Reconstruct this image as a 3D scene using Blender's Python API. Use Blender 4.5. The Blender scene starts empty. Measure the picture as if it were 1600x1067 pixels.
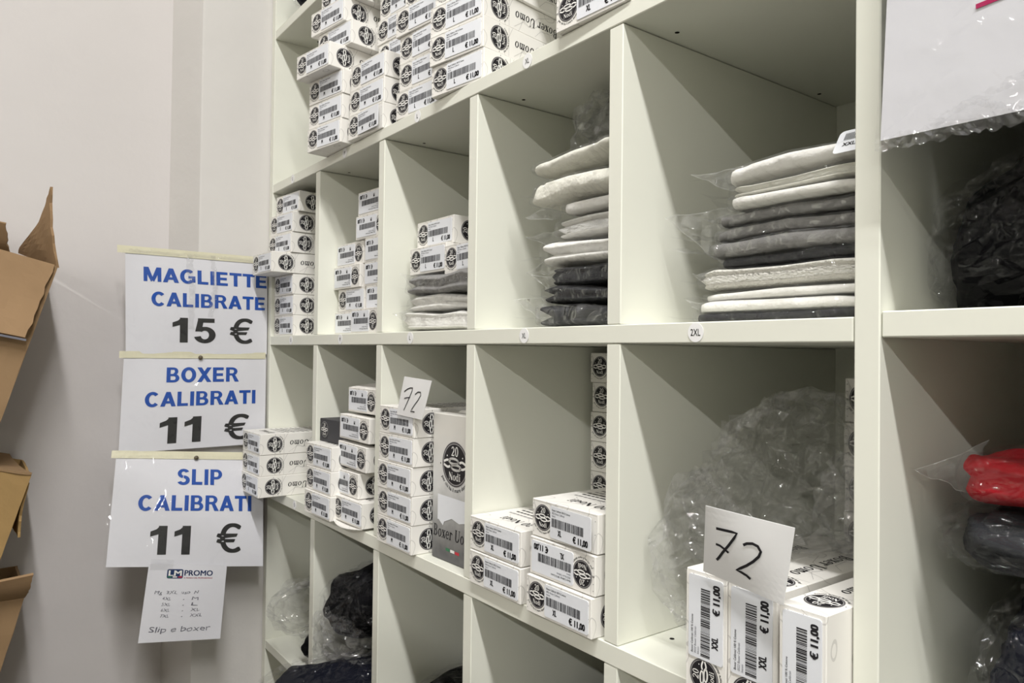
import bpy, math, random
from mathutils import Vector, Matrix, noise

# ------------------------------------------------------------------ camera, world, lights
SC = bpy.context.scene
COL = SC.collection
SC.view_settings.view_transform = 'Standard'
SC.view_settings.look = 'None'
SC.view_settings.gamma = 1.0
SC.view_settings.use_curve_mapping = False
SC.view_settings.exposure = 0.0
SC.cycles.use_denoising = True
SC.cycles.max_bounces = 8
SC.cycles.transparent_max_bounces = 24
SC.cycles.caustics_reflective = False
SC.cycles.caustics_refractive = False

YAW, PITCH, ROLL, FPX = 0.92585, 0.01584, 0.01192, 1145.86
cam_d = bpy.data.cameras.new('camera')
cam = bpy.data.objects.new('camera', cam_d)
COL.objects.link(cam)
cam_d.sensor_width = 36.0
cam_d.lens = FPX * 36.0 / 1600.0
cam_d.clip_start = 0.02
fw = Vector((-math.sin(YAW) * math.cos(PITCH), math.cos(YAW) * math.cos(PITCH), math.sin(PITCH)))
rt = Vector((math.cos(YAW), math.sin(YAW), 0))
up = rt.cross(fw)
r2 = rt * math.cos(ROLL) + up * math.sin(ROLL)
u2 = up * math.cos(ROLL) - rt * math.sin(ROLL)
M = Matrix((r2, u2, -fw)).transposed().to_4x4()
M.translation = Vector((0.2838, -0.5326, -0.0302))
cam.matrix_world = M
SC.camera = cam

world = bpy.data.worlds.new('world')
SC.world = world
world.use_nodes = True
world.node_tree.nodes['Background'].inputs[0].default_value = (0.9, 0.95, 1.0, 1)
world.node_tree.nodes['Background'].inputs[1].default_value = 0.02

CEIL = 2.02
LAMP_NEAR_W, LAMP_FAR_W = 48.0, 44.0
LAMPS = [  # (x centre, y, length, watts, colour)
    (0.45, -0.70, 1.2, LAMP_NEAR_W, (1.0, 0.985, 0.975)),
    (1.85, -0.70, 1.2, LAMP_NEAR_W, (1.0, 0.985, 0.975)),
    (1.20, -3.40, 1.2, LAMP_FAR_W, (1.0, 0.985, 0.96)),
    (2.60, -3.40, 1.2, LAMP_FAR_W, (1.0, 0.985, 0.96)),
    (4.00, -3.40, 1.2, LAMP_FAR_W, (1.0, 0.985, 0.96)),
]
for (lx, ly, ll, lw, lc) in LAMPS:
    ld = bpy.data.lights.new('tube_light', 'AREA')
    ld.shape = 'RECTANGLE'; ld.size = ll; ld.size_y = 0.10; ld.energy = lw; ld.color = lc
    lo = bpy.data.objects.new('tube_light', ld); COL.objects.link(lo)
    lo.location = (lx, ly, CEIL - 0.075)

# ------------------------------------------------------------------ dimensions (metres)
W = 0.26236          # divider pitch
TD = 0.0195          # divider thickness
XL = -1.3075         # outer left face of the unit
DEP = 0.409          # depth to back panel
S0 = (0.6420, 0.6605); S1 = (0.3082, 0.3262); S2 = (-0.0190, 0.0); S3 = (-0.3452, -0.3240); S4 = (-0.6665, -0.6485)
S5 = (-0.990, -0.971); SM = (0.970, 0.989); SB = (-1.33, -1.31)
FLOOR = -1.43

# ------------------------------------------------------------------ materials
MATS = {}
def mat(name, col=(0.8, 0.8, 0.8), rough=0.5, spec=0.5, bump=None, metal=0.0, var=0.0, vscale=6.0, coat=0.0):
    m = bpy.data.materials.new(name); m.use_nodes = True
    nt = m.node_tree; b = nt.nodes['Principled BSDF']
    b.inputs['Base Color'].default_value = (*col, 1)
    b.inputs['Roughness'].default_value = rough
    b.inputs['Specular IOR Level'].default_value = spec
    b.inputs['Metallic'].default_value = metal
    b.inputs['Coat Weight'].default_value = coat
    b.inputs['Coat Roughness'].default_value = 0.12
    tc = nt.nodes.new('ShaderNodeTexCoord')
    if var:
        n = nt.nodes.new('ShaderNodeTexNoise'); n.inputs['Scale'].default_value = vscale; n.inputs['Detail'].default_value = 4
        nt.links.new(tc.outputs['Object'], n.inputs['Vector'])
        r = nt.nodes.new('ShaderNodeMapRange')
        r.inputs['To Min'].default_value = 1 - var; r.inputs['To Max'].default_value = 1 + var
        nt.links.new(n.outputs['Fac'], r.inputs['Value'])
        mx = nt.nodes.new('ShaderNodeVectorMath'); mx.operation = 'SCALE'
        mx.inputs[0].default_value = col
        nt.links.new(r.outputs['Result'], mx.inputs['Scale'])
        nt.links.new(mx.outputs['Vector'], b.inputs['Base Color'])
    if bump:
        sc_, st_, dist = bump
        n = nt.nodes.new('ShaderNodeTexNoise'); n.inputs['Scale'].default_value = sc_; n.inputs['Detail'].default_value = 5
        nt.links.new(tc.outputs['Object'], n.inputs['Vector'])
        bp = nt.nodes.new('ShaderNodeBump'); bp.inputs['Strength'].default_value = st_; bp.inputs['Distance'].default_value = dist
        nt.links.new(n.outputs['Fac'], bp.inputs['Height'])
        nt.links.new(bp.outputs['Normal'], b.inputs['Normal'])
    MATS[name] = m
    return m

mat('melamine', (0.80, 0.805, 0.715), 0.42, 0.4, var=0.015, vscale=4)
mat('hole', (0.02, 0.018, 0.015), 0.8, 0.1)
mat('plaster', (0.64, 0.612, 0.60), 0.85, 0.2, bump=(9, 0.25, 0.01), var=0.03, vscale=3)
mat('pillar_paint', (0.66, 0.64, 0.615), 0.7, 0.25, bump=(14, 0.3, 0.008), var=0.03, vscale=5)
mat('far_wall', (0.72, 0.69, 0.64), 0.9, 0.2)
mat('floor', (0.07, 0.062, 0.055), 0.6, 0.3, var=0.1)
mat('ceiling', (0.8, 0.79, 0.76), 0.9, 0.2)
mat('metal_white', (0.8, 0.8, 0.8), 0.5, 0.4)
mat('ink', (0.016, 0.015, 0.018), 0.5, 0.3)
mat('ink_grey', (0.33, 0.32, 0.32), 0.6, 0.3)
mat('ink_white', (0.86, 0.85, 0.82), 0.55, 0.3)
mat('sticker', (0.80, 0.82, 0.86), 0.4, 0.4)
mat('paper', (0.72, 0.72, 0.76), 0.6, 0.3)
mat('card', (0.88, 0.88, 0.88), 0.6, 0.3)
mat('blue_ink', (0.006, 0.07, 0.37), 0.45, 0.4)
mat('sign_black', (0.02, 0.02, 0.02), 0.4, 0.4)
mat('pencil', (0.16, 0.16, 0.19), 0.6, 0.3)
mat('navy_ink', (0.02, 0.04, 0.12), 0.5, 0.3)
mat('red_ink', (0.55, 0.04, 0.06), 0.5, 0.3)
mat('green_ink', (0.05, 0.20, 0.10), 0.5, 0.3)
mat('magenta_ink', (0.45, 0.01, 0.10), 0.45, 0.3)
mat('tape', (0.70, 0.67, 0.50), 0.3, 0.5, bump=(60, 0.3, 0.004), var=0.06, vscale=30)
mat('pin', (0.10, 0.08, 0.05), 0.35, 0.5)
mat('corrugated', (0.30, 0.195, 0.105), 0.8, 0.2, bump=(40, 0.25, 0.003), var=0.10, vscale=9)
mat('corrugated_light', (0.325, 0.21, 0.115), 0.8, 0.2, bump=(40, 0.25, 0.003), var=0.10, vscale=12)
mat('corrugated_yellow', (0.40, 0.26, 0.11), 0.8, 0.2, bump=(30, 0.3, 0.004), var=0.16, vscale=7)
mat('white_cloth', (0.88, 0.87, 0.83), 0.9, 0.1, bump=(30, 0.7, 0.012), var=0.03)
mat('cream_cloth', (0.86, 0.85, 0.76), 0.9, 0.1, bump=(30, 0.7, 0.012), var=0.03)
mat('towel_cloth', (0.86, 0.84, 0.77), 0.95, 0.1, bump=(260, 0.9, 0.006), var=0.05, vscale=40)
mat('grey_cloth', (0.19, 0.19, 0.185), 0.9, 0.1, bump=(30, 0.7, 0.012), var=0.06)
mat('slate_cloth', (0.26, 0.255, 0.25), 0.9, 0.1, bump=(30, 0.7, 0.012), var=0.06)
mat('charcoal_cloth', (0.020, 0.021, 0.024), 0.85, 0.2, bump=(90, 0.4, 0.004), var=0.10)
mat('black_cloth', (0.004, 0.004, 0.005), 0.9, 0.08, bump=(90, 0.4, 0.004))
mat('navy_cloth', (0.006, 0.007, 0.014), 0.9, 0.08, bump=(90, 0.4, 0.004))
mat('red_cloth', (0.48, 0.010, 0.020), 0.8, 0.2, bump=(70, 0.4, 0.004))
mat('dark_carton', (0.055, 0.055, 0.06), 0.6, 0.3)

def carton_mat(name, col):
    m = mat(name, col, 0.55, 0.35)
    nt = m.node_tree; b = nt.nodes['Principled BSDF']; L = nt.links.new
    tc = nt.nodes.new('ShaderNodeTexCoord')
    n = nt.nodes.new('ShaderNodeTexNoise'); n.inputs['Scale'].default_value = 15; n.inputs['Detail'].default_value = 1.0
    L(tc.outputs['Object'], n.inputs['Vector'])
    a = nt.nodes.new('ShaderNodeMath'); a.operation = 'MULTIPLY'; a.inputs[1].default_value = 7.0; L(n.outputs['Fac'], a.inputs[0])
    f = nt.nodes.new('ShaderNodeMath'); f.operation = 'FRACT'; L(a.outputs[0], f.inputs[0])
    c = nt.nodes.new('ShaderNodeMath'); c.operation = 'COMPARE'; c.inputs[1].default_value = 0.5; c.inputs[2].default_value = 0.025; L(f.outputs[0], c.inputs[0])
    k = nt.nodes.new('ShaderNodeMath'); k.operation = 'MULTIPLY'; k.inputs[1].default_value = 0.30; L(c.outputs[0], k.inputs[0])
    mx = nt.nodes.new('ShaderNodeMix'); mx.data_type = 'RGBA'
    mx.inputs[6].default_value = (*col, 1); mx.inputs[7].default_value = (0.2, 0.19, 0.18, 1)
    L(k.outputs[0], mx.inputs[0]); L(mx.outputs[2], b.inputs['Base Color'])
    return m
carton_mat('carton', (0.86, 0.84, 0.795))

def photo_print_mat():
    # printed picture on the upright box: pale chart above, grey sea below (flat print)
    m = mat('sea_print', (0.6, 0.6, 0.58), 0.4, 0.4)
    nt = m.node_tree; b = nt.nodes['Principled BSDF']; L = nt.links.new
    tc = nt.nodes.new('ShaderNodeTexCoord'); sp = nt.nodes.new('ShaderNodeSeparateXYZ'); L(tc.outputs['Object'], sp.inputs[0])
    n = nt.nodes.new('ShaderNodeTexNoise'); n.inputs['Scale'].default_value = 40; n.inputs['Detail'].default_value = 6
    L(tc.outputs['Object'], n.inputs['Vector'])
    ad = nt.nodes.new('ShaderNodeMath'); ad.operation = 'MULTIPLY_ADD'; ad.inputs[1].default_value = 0.05; L(n.outputs['Fac'], ad.inputs[0]); L(sp.outputs['Z'], ad.inputs[2])
    cr = nt.nodes.new('ShaderNodeValToRGB'); L(ad.outputs[0], cr.inputs[0])
    e = cr.color_ramp.elements
    e[0].position = 0.03; e[0].color = (0.10, 0.10, 0.105, 1)
    e[1].position = 0.215; e[1].color = (0.76, 0.74, 0.69, 1)
    for p_, c_ in ((0.05, 0.20), (0.075, 0.30), (0.10, 0.46), (0.135, 0.68)):
        x = e.new(p_); x.color = (c_, c_, c_ * 0.98, 1)
    L(cr.outputs[0], b.inputs['Base Color'])
    return m
photo_print_mat()

def film_mat(name, haze=0.04, tint=(0.9, 0.9, 0.9), bscale=22.0, bstr=1.0, rough=0.06, spec=0.018, edge=0.18, bdist=0.22, streak=None):
    """thin clear film: mostly see-through, sharp reflections along its creases"""
    m = bpy.data.materials.new(name); m.use_nodes = True
    nt = m.node_tree; nt.nodes.clear(); L = nt.links.new
    out = nt.nodes.new('ShaderNodeOutputMaterial')
    tc = nt.nodes.new('ShaderNodeTexCoord'); prev = None
    mp = nt.nodes.new('ShaderNodeMapping'); mp.inputs['Scale'].default_value = streak or (1, 1, 1); mp.inputs['Rotation'].default_value = (0.5, 0.35, 0.7) if streak else (0, 0, 0)
    L(tc.outputs['Object'], mp.inputs['Vector'])
    for sc_, wt in ((bscale, 1.0), (bscale * 2.3, 0.25)):
        n = nt.nodes.new('ShaderNodeTexNoise'); n.inputs['Scale'].default_value = sc_; n.inputs['Detail'].default_value = 1.5; n.inputs['Distortion'].default_value = 0.7
        L(mp.outputs['Vector'], n.inputs['Vector'])
        d = nt.nodes.new('ShaderNodeMath'); d.operation = 'SUBTRACT'; d.inputs[1].default_value = 0.5; L(n.outputs['Fac'], d.inputs[0])
        ab = nt.nodes.new('ShaderNodeMath'); ab.operation = 'ABSOLUTE'; L(d.outputs[0], ab.inputs[0])
        mu = nt.nodes.new('ShaderNodeMath'); mu.operation = 'MULTIPLY_ADD'; mu.inputs[1].default_value = wt; L(ab.outputs[0], mu.inputs[0])
        if prev is None: mu.inputs[2].default_value = 0.0
        else: L(prev.outputs[0], mu.inputs[2])
        prev = mu
    bp = nt.nodes.new('ShaderNodeBump'); bp.inputs['Strength'].default_value = bstr; bp.inputs['Distance'].default_value = bdist
    L(prev.outputs[0], bp.inputs['Height'])
    tr = nt.nodes.new('ShaderNodeBsdfTransparent'); tr.inputs[0].default_value = (0.985, 0.985, 0.985, 1)
    df = nt.nodes.new('ShaderNodeBsdfDiffuse'); df.inputs[0].default_value = (*tint, 1); L(bp.outputs[0], df.inputs['Normal'])
    gl = nt.nodes.new('ShaderNodeBsdfGlossy'); gl.inputs['Roughness'].default_value = rough; L(bp.outputs[0], gl.inputs['Normal'])
    lw = nt.nodes.new('ShaderNodeLayerWeight'); lw.inputs['Blend'].default_value = 0.5; L(bp.outputs[0], lw.inputs['Normal'])
    pw = nt.nodes.new('ShaderNodeMath'); pw.operation = 'POWER'; pw.inputs[1].default_value = 4.0; L(lw.outputs['Facing'], pw.inputs[0])
    fr = nt.nodes.new('ShaderNodeMath'); fr.operation = 'MULTIPLY_ADD'; fr.use_clamp = True; fr.inputs[1].default_value = edge; fr.inputs[2].default_value = spec; L(pw.outputs[0], fr.inputs[0])
    m1 = nt.nodes.new('ShaderNodeMixShader'); m1.inputs[0].default_value = haze; L(tr.outputs[0], m1.inputs[1]); L(df.outputs[0], m1.inputs[2])
    m2 = nt.nodes.new('ShaderNodeMixShader'); L(fr.outputs[0], m2.inputs[0]); L(m1.outputs[0], m2.inputs[1]); L(gl.outputs[0], m2.inputs[2])
    L(m2.outputs[0], out.inputs[0])
    MATS[name] = m
    return m
film_mat('film', 0.020, bscale=28, bdist=0.042, rough=0.07, spec=0.038, streak=(1, .4, 1))
film_mat('film_facet', 0.045, bscale=30, bdist=0.032, rough=0.06, spec=0.065, edge=0.25, streak=(1, .35, 1))
film_mat('film_dark', 0.005, bscale=30, bdist=0.036, rough=0.06, spec=0.028, edge=0.07, streak=(1, .35, 1))
film_mat('film_seam', 0.20, bscale=10, bdist=0.05, rough=0.15, spec=0.06)
film_mat('film_cloudy', 0.085, bscale=15, spec=0.03, edge=0.25)
film_mat('film_flat', 0.008, bscale=7, bstr=0.5, rough=0.05, spec=0.03, edge=0.08, bdist=0.05)
film_mat('film_pouch', 0.008, bscale=11, bstr=0.8, rough=0.05, spec=0.035, edge=0.08, bdist=0.07)

# ------------------------------------------------------------------ mesh builder
class MB:
    def __init__(s): s.v = []; s.f = []; s.m = []
    def add(s, vs, fs, mi=0):
        o = len(s.v); s.v += [tuple(a) for a in vs]
        for f in fs: s.f.append([i + o for i in f]); s.m.append(mi)
    def box(s, x0, x1, y0, y1, z0, z1, mi=0, bev=0.0):
        if bev <= 0:
            vs = [(x, y, z) for x in (x0, x1) for y in (y0, y1) for z in (z0, z1)]
            s.add(vs, [(0, 1, 3, 2), (4, 6, 7, 5), (0, 4, 5, 1), (2, 3, 7, 6), (0, 2, 6, 4), (1, 5, 7, 3)], mi); return
        # chamfered box: 24 verts
        C = [(x0, x1), (y0, y1), (z0, z1)]; idx = {}; vs = []
        for ax in range(3):
            for i in (0, 1):
                for j in (0, 1):
                    for k in (0, 1):
                        c = [i, j, k]; pnt = []
                        for a in range(3):
                            q = C[a][c[a]]
                            if a != ax: q += bev if c[a] == 0 else -bev
                            pnt.append(q)
                        idx[(ax, i, j, k)] = len(vs); vs.append(tuple(pnt))
        fs = []
        def quad(a, b_, c_, d_): fs.append((a, b_, c_, d_))
        for ax in range(3):
            o1, o2 = [a for a in range(3) if a != ax]
            for sgn in (0, 1):
                q = []
                for (u_, w_) in ((0, 0), (1, 0), (1, 1), (0, 1)):
                    c = [0, 0, 0]; c[ax] = sgn; c[o1] = u_; c[o2] = w_; q.append(idx[(ax, *c)])
                fs.append(tuple(q))
        for ax in range(3):       # edges along ax
            o1, o2 = [a for a in range(3) if a != ax]
            for u_ in (0, 1):
                for w_ in (0, 1):
                    c0 = [0, 0, 0]; c0[o1] = u_; c0[o2] = w_; c1 = list(c0); c1[ax] = 1
                    fs.append((idx[(o1, *c0)], idx[(o1, *c1)], idx[(o2, *c1)], idx[(o2, *c0)]))
        for i in (0, 1):
            for j in (0, 1):
                for k in (0, 1): fs.append((idx[(0, i, j, k)], idx[(1, i, j, k)], idx[(2, i, j, k)]))
        s.add(vs, fs, mi)
    def flat(s, vs2, fs, fn, mi=0): s.add([fn(a, b) for a, b in vs2], fs, mi)
    def build(s, name, mats, parent=None, smooth=False, fix=True):
        me = bpy.data.meshes.new(name)
        me.from_pydata(s.v, [], s.f)
        for mm in ([mats] if isinstance(mats, str) else mats): me.materials.append(MATS[mm])
        me.polygons.foreach_set('material_index', s.m)
        if smooth: me.polygons.foreach_set('use_smooth', [True] * len(s.f))
        me.update()
        if fix:
            import bmesh
            bm = bmesh.new(); bm.from_mesh(me); bmesh.ops.recalc_face_normals(bm, faces=bm.faces); bm.to_mesh(me); bm.free()
        return link(name, me, parent)

def link(name, me, parent=None):
    o = bpy.data.objects.new(name, me); COL.objects.link(o)
    if parent is not None: o.parent = parent
    return o
def tag(o, label=None, cat=None, group=None, kind=None):
    if label: o['label'] = label
    if cat: o['category'] = cat
    if group: o['group'] = group
    if kind: o['kind'] = kind
    return o
def empty(name, loc=(0, 0, 0), rz=0.0):
    o = bpy.data.objects.new(name, None); COL.objects.link(o); o.location = loc; o.rotation_euler = (0, 0, rz); o.empty_display_size = 0.02
    return o

# ------------------------------------------------------------------ flat shapes: ribbons, discs, text
def ribbon(pts, w, closed=False):
    n = len(pts); L_ = []; R_ = []
    for i in range(n):
        a = pts[i - 1] if (i > 0 or closed) else pts[i]; b = pts[(i + 1) % n] if (i < n - 1 or closed) else pts[i]
        dx, dy = b[0] - a[0], b[1] - a[1]; l = math.hypot(dx, dy) or 1
        ww = (w[i] if isinstance(w, (list, tuple)) else w) / 2
        nx, ny = -dy / l * ww, dx / l * ww
        L_.append((pts[i][0] + nx, pts[i][1] + ny)); R_.append((pts[i][0] - nx, pts[i][1] - ny))
    vs = L_ + R_; fs = []
    for i in range(n if closed else n - 1):
        j = (i + 1) % n; fs.append((i, n + i, n + j, j))
    return vs, fs
def annulus(cx, cy, rx, ry, tx, ty, a0=0, a1=360, n=20):
    vs = []; fs = []
    k = n if abs(a1 - a0) < 359.9 else n
    for i in range(k + 1):
        a = math.radians(a0 + (a1 - a0) * i / k); c, s_ = math.cos(a), math.sin(a)
        vs += [(cx + rx * c, cy + ry * s_), (cx + (rx - tx) * c, cy + (ry - ty) * s_)]
    for i in range(k): fs.append((2 * i, 2 * i + 2, 2 * i + 3, 2 * i + 1))
    return vs, fs
def disc(cx, cy, r, n=28):
    return [(cx + r * math.cos(2 * math.pi * i / n), cy + r * math.sin(2 * math.pi * i / n)) for i in range(n)], [tuple(range(n))]
def rect(x0, y0, x1, y1): return [(x0, y0), (x1, y0), (x1, y1), (x0, y1)], [(0, 1, 2, 3)]
def rrect(x0, y0, x1, y1, r, n=4):
    vs = []
    for (cx, cy, a) in ((x1 - r, y0 + r, -90), (x1 - r, y1 - r, 0), (x0 + r, y1 - r, 90), (x0 + r, y0 + r, 180)):
        for i in range(n + 1):
            t = math.radians(a + 90 * i / n); vs.append((cx + r * math.cos(t), cy + r * math.sin(t)))
    return vs, [tuple(range(len(vs)))]
def merge(*parts):
    vs = []; fs = []
    for v, f in parts:
        o = len(vs); vs += v; fs += [tuple(i + o for i in q) for q in f]
    return vs, fs
def xf(shape, sx=1, sy=1, dx=0, dy=0, rot=0, shear=0):
    c, s_ = math.cos(rot), math.sin(rot); out = []
    for x, y in shape[0]:
        x, y = (x + shear * y) * sx, y * sy
        out.append((x * c - y * s_ + dx, x * s_ + y * c + dy))
    return out, shape[1]
_TC = {}
def text(s_, h=1.0, bold=0.0, width=None, align='C', shear=0.0, spacing=1.0):
    """flat outline text in the built-in sans face; h = capital height"""
    key = (s_, spacing)
    if key not in _TC:
        cu = bpy.data.curves.new('txt', 'FONT'); cu.body = s_; cu.size = 1; cu.resolution_u = 3; cu.fill_mode = 'FRONT'; cu.space_character = spacing
        ob = bpy.data.objects.new('txt', cu); COL.objects.link(ob)
        dg = bpy.context.evaluated_depsgraph_get(); me = bpy.data.meshes.new_from_object(ob.evaluated_get(dg))
        vs = [(v.co.x, v.co.y) for v in me.vertices]; fs = [tuple(p.vertices) for p in me.polygons]
        bpy.data.objects.remove(ob); bpy.data.curves.remove(cu); bpy.data.meshes.remove(me)
        _TC[key] = (vs, fs)
    vs, fs = _TC[key]
    if not vs: return [], []
    if bold > 0:
        vs, fs = merge(*[([(x + a, y + b) for x, y in vs], fs) for a, b in ((-bold, -bold * .3), (-bold, bold * .3), (bold, -bold * .3), (bold, bold * .3), (0, 0))])
    k = h / 0.70
    x0 = min(v[0] for v in vs); x1 = max(v[0] for v in vs)
    kx = k if width is None else width / max(1e-6, x1 - x0)
    sh = {'C': (x0 + x1) / 2, 'L': x0, 'R': x1}[align]
    return [((x - sh) * kx + shear * y * k, y * k) for x, y in vs], fs

def serif_glyph(ch):
    T, t = 0.17, 0.06; R = rect; S = []
    def st(x, y0, y1, w=T, bot=True, top='b'):
        S.append(R(x, y0, x + w, y1))
        if bot: S.append(R(x - .08, y0, x + w + .08, y0 + .05))
        if top == 'b': S.append(R(x - .08, y1 - .05, x + w + .08, y1))
        if top == 'l': S.append(R(x - .09, y1 - .05, x + w, y1))
    if ch == 'N':
        st(.10, 0, 1, t); st(.74, 0, 1, t); S.append(ribbon([(.14, .98), (.79, .02)], .21)); w = .95
    elif ch == 'U':
        S.append(R(.12, .3, .12 + T, 1)); S.append(R(.04, .95, .38, 1)); S.append(R(.72, .3, .72 + t, 1)); S.append(R(.62, .95, .88, 1))
        S.append(annulus(.45, .3, .33, .32, .16, .09, 180, 360, 12)); S.append(R(.70, .3, .78, .36)); w = .92
    elif ch == 'B':
        st(.10, 0, 1); S.append(annulus(.36, .74, .28, .26, .15, .06, -90, 90, 10)); S.append(annulus(.38, .26, .33, .27, .17, .06, -90, 90, 10))
        S.append(R(.2, .94, .37, 1)); S.append(R(.2, .48, .39, .53)); S.append(R(.2, 0, .39, .05)); w = .80
    elif ch == 'o': S.append(annulus(.33, .33, .30, .35, .15, .07)); w = .66
    elif ch == 'd': S.append(annulus(.32, .33, .29, .35, .15, .07)); st(.46, 0, 1, .15, False, 'l'); S.append(R(.46, 0, .70, .05)); w = .72
    elif ch == 'i': st(.12, 0, .66, .15, True, 'l'); S.append(disc(.195, .86, .10, 12)); w = .38
    elif ch == 'x':
        S.append(ribbon([(.12, .64), (.52, .02)], .18)); S.append(ribbon([(.52, .64), (.12, .02)], .06))
        for x in (.0, .38): S.append(R(x, .61, x + .26, .66)); S.append(R(x, 0, x + .26, .05))
        w = .64
    elif ch == 'e': S.append(annulus(.32, .33, .29, .35, .14, .07, 0, 320, 18)); S.append(R(.1, .33, .58, .39)); w = .62
    elif ch == 'r': st(.12, 0, .66, .15, True, 'l'); S.append(annulus(.36, .44, .17, .22, .06, .09, 20, 160, 8)); S.append(disc(.47, .54, .08, 10)); w = .54
    elif ch == 'm':
        st(.10, 0, .66, .14, True, 'l')
        for x in (.38, .68):
            st(x, 0, .48, .14, True, None); S.append(annulus(x - .04, .46, .18, .21, .14, .07, 0, 180, 10))
        w = .92
    elif ch == '2':
        S.append(annulus(.32, .70, .26, .30, .14, .08, -30, 170, 12)); S.append(ribbon([(.50, .58), (.30, .30), (.10, .06)], [.14, .13, .10])); S.append(R(.06, 0, .60, .13)); S.append(R(.54, 0, .60, .24)); w = .66
    elif ch == '0': S.append(annulus(.32, .5, .29, .52, .15, .09)); w = .66
    else: w = .34
    return merge(*S) if S else ([], []), w
def serif(s_, h=1.0, align='C', shear=0.0, bold=1.0):
    x = 0; parts = []
    for ch in s_:
        g, w = serif_glyph(ch)
        if g[0]: parts.append(xf(g, 1, 1, x, 0))
        x += w + 0.03
    vs, fs = merge(*parts)
    o = {'C': x / 2, 'L': 0, 'R': x}[align]
    return [((a - o) * h + shear * b * h, b * h) for a, b in vs], fs

def block_glyph(ch):
    """heavy grotesque capitals and figures for the price signs"""
    T = .23; H = .19; R = rect; S = []; w = .78
    if ch == 'I': S.append(R(.04, 0, .04 + T, 1)); w = .31
    elif ch == 'L': S += [R(.04, 0, .04 + T, 1), R(.04, 0, .66, H)]; w = .70
    elif ch == 'E': S += [R(.04, 0, .04 + T, 1), R(.04, 0, .72, H), R(.04, 1 - H, .70, 1), R(.04, .41, .66, .59)]; w = .77
    elif ch == 'T': S += [R(.01, 1 - H, .75, 1), R(.265, 0, .265 + T, 1)]; w = .76
    elif ch == 'M': S += [R(.04, 0, .24, 1), R(.78, 0, .98, 1), ([(.04, 1), (.30, 1), (.57, .14), (.45, .0), (.42, 0)], [(0, 1, 2, 3, 4)]), ([(.98, 1), (.72, 1), (.45, .14), (.57, .0), (.60, 0)], [(0, 1, 2, 3, 4)])]; w = 1.02
    elif ch == 'A': S += [([(.0, 0), (.25, 0), (.50, .80), (.56, 1), (.32, 1)], [(0, 1, 2, 3, 4)]), ([(.88, 0), (.63, 0), (.38, .80), (.32, 1), (.56, 1)], [(0, 1, 2, 3, 4)]), R(.22, .20, .66, .37)]; w = .88
    elif ch == 'C': S.append(annulus(.44, .5, .42, .52, .235, .20, 42, 318, 26)); w = .84
    elif ch == 'G': S += [annulus(.45, .5, .43, .52, .235, .20, 45, 320, 26), R(.48, .38, .88, .54), R(.68, .10, .88, .45)]; w = .92
    elif ch == 'O': S.append(annulus(.46, .5, .44, .52, .24, .20, 0, 360, 30)); w = .92
    elif ch == 'B': S += [R(.04, 0, .04 + T, 1), annulus(.44, .735, .27, .265, .20, .15, -90, 90, 12), annulus(.46, .285, .32, .285, .22, .16, -90, 90, 12), R(.2, .85, .45, 1), R(.2, .42, .47, .57), R(.2, 0, .47, .16)]; w = .82
    elif ch == 'P': S += [R(.04, 0, .04 + T, 1), annulus(.42, .68, .33, .32, .22, .16, -90, 90, 12), R(.2, .84, .43, 1), R(.2, .36, .43, .52)]; w = .78
    elif ch == 'R': S += [R(.04, 0, .04 + T, 1), annulus(.44, .715, .32, .285, .22, .15, -90, 90, 12), R(.2, .85, .45, 1), R(.2, .43, .45, .58), ([(.40, .46), (.62, .46), (.86, 0), (.59, 0)], [(0, 1, 2, 3)])]; w = .86
    elif ch == 'X': S += [([(.0, 0), (.27, 0), (.86, 1), (.59, 1)], [(0, 1, 2, 3)]), ([(.86, 0), (.59, 0), (.0, 1), (.27, 1)], [(0, 1, 2, 3)])]; w = .87
    elif ch == 'S': S += [annulus(.39, .72, .34, .30, .22, .17, 25, 262, 18), annulus(.39, .29, .37, .31, .23, .18, -155, 88, 18)]; w = .79
    elif ch == '1': S += [R(.26, 0, .50, 1), ([(.04, .62), (.04, .80), (.20, .88), (.30, 1), (.46, 1), (.30, .72)], [(0, 1, 2, 3, 4, 5)])]; w = .62
    elif ch == '5': S += [R(.14, .83, .66, 1), ([(.06, .46), (.26, .46), (.32, .92), (.14, .92)], [(0, 1, 2, 3)]), annulus(.36, .32, .34, .34, .21, .16, -165, 140, 20)]; w = .72
    return merge(*S), w
def block(s_, h, width):
    x = 0; parts = []
    for ch in s_:
        g, w = block_glyph(ch); parts.append(xf(g, 1, 1, x, 0)); x += w + .04
    vs, fs = merge(*parts); k = width / (x - .04)
    return [((a - (x - .04) / 2) * k, b * h) for a, b in vs], fs

# ------------------------------------------------------------------ the room
def struct(name, mb, m): return tag(mb.build(name, m), kind='structure')
XW = -1.42
m_ = MB(); m_.box(-2.2, 5.3, -4.8, 0.6, FLOOR - 0.1, FLOOR); struct('floor', m_, 'floor')
m_ = MB(); m_.box(-2.2, 5.3, -4.8, 0.6, CEIL, CEIL + 0.1); struct('ceiling', m_, 'ceiling')
m_ = MB(); m_.box(XW - 0.1, XW, -4.8, 0.6, FLOOR, CEIL); struct('wall_left', m_, 'plaster')
m_ = MB(); m_.box(XW, 5.3, 0.44, 0.54, FLOOR, CEIL); struct('wall_back', m_, 'plaster')
m_ = MB(); m_.box(5.2, 5.3, -4.8, 0.44, FLOOR, CEIL); struct('wall_right', m_, 'far_wall')
m_ = MB(); m_.box(XW, 5.2, -4.8, -4.7, FLOOR, CEIL); struct('wall_front', m_, 'far_wall')
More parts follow.
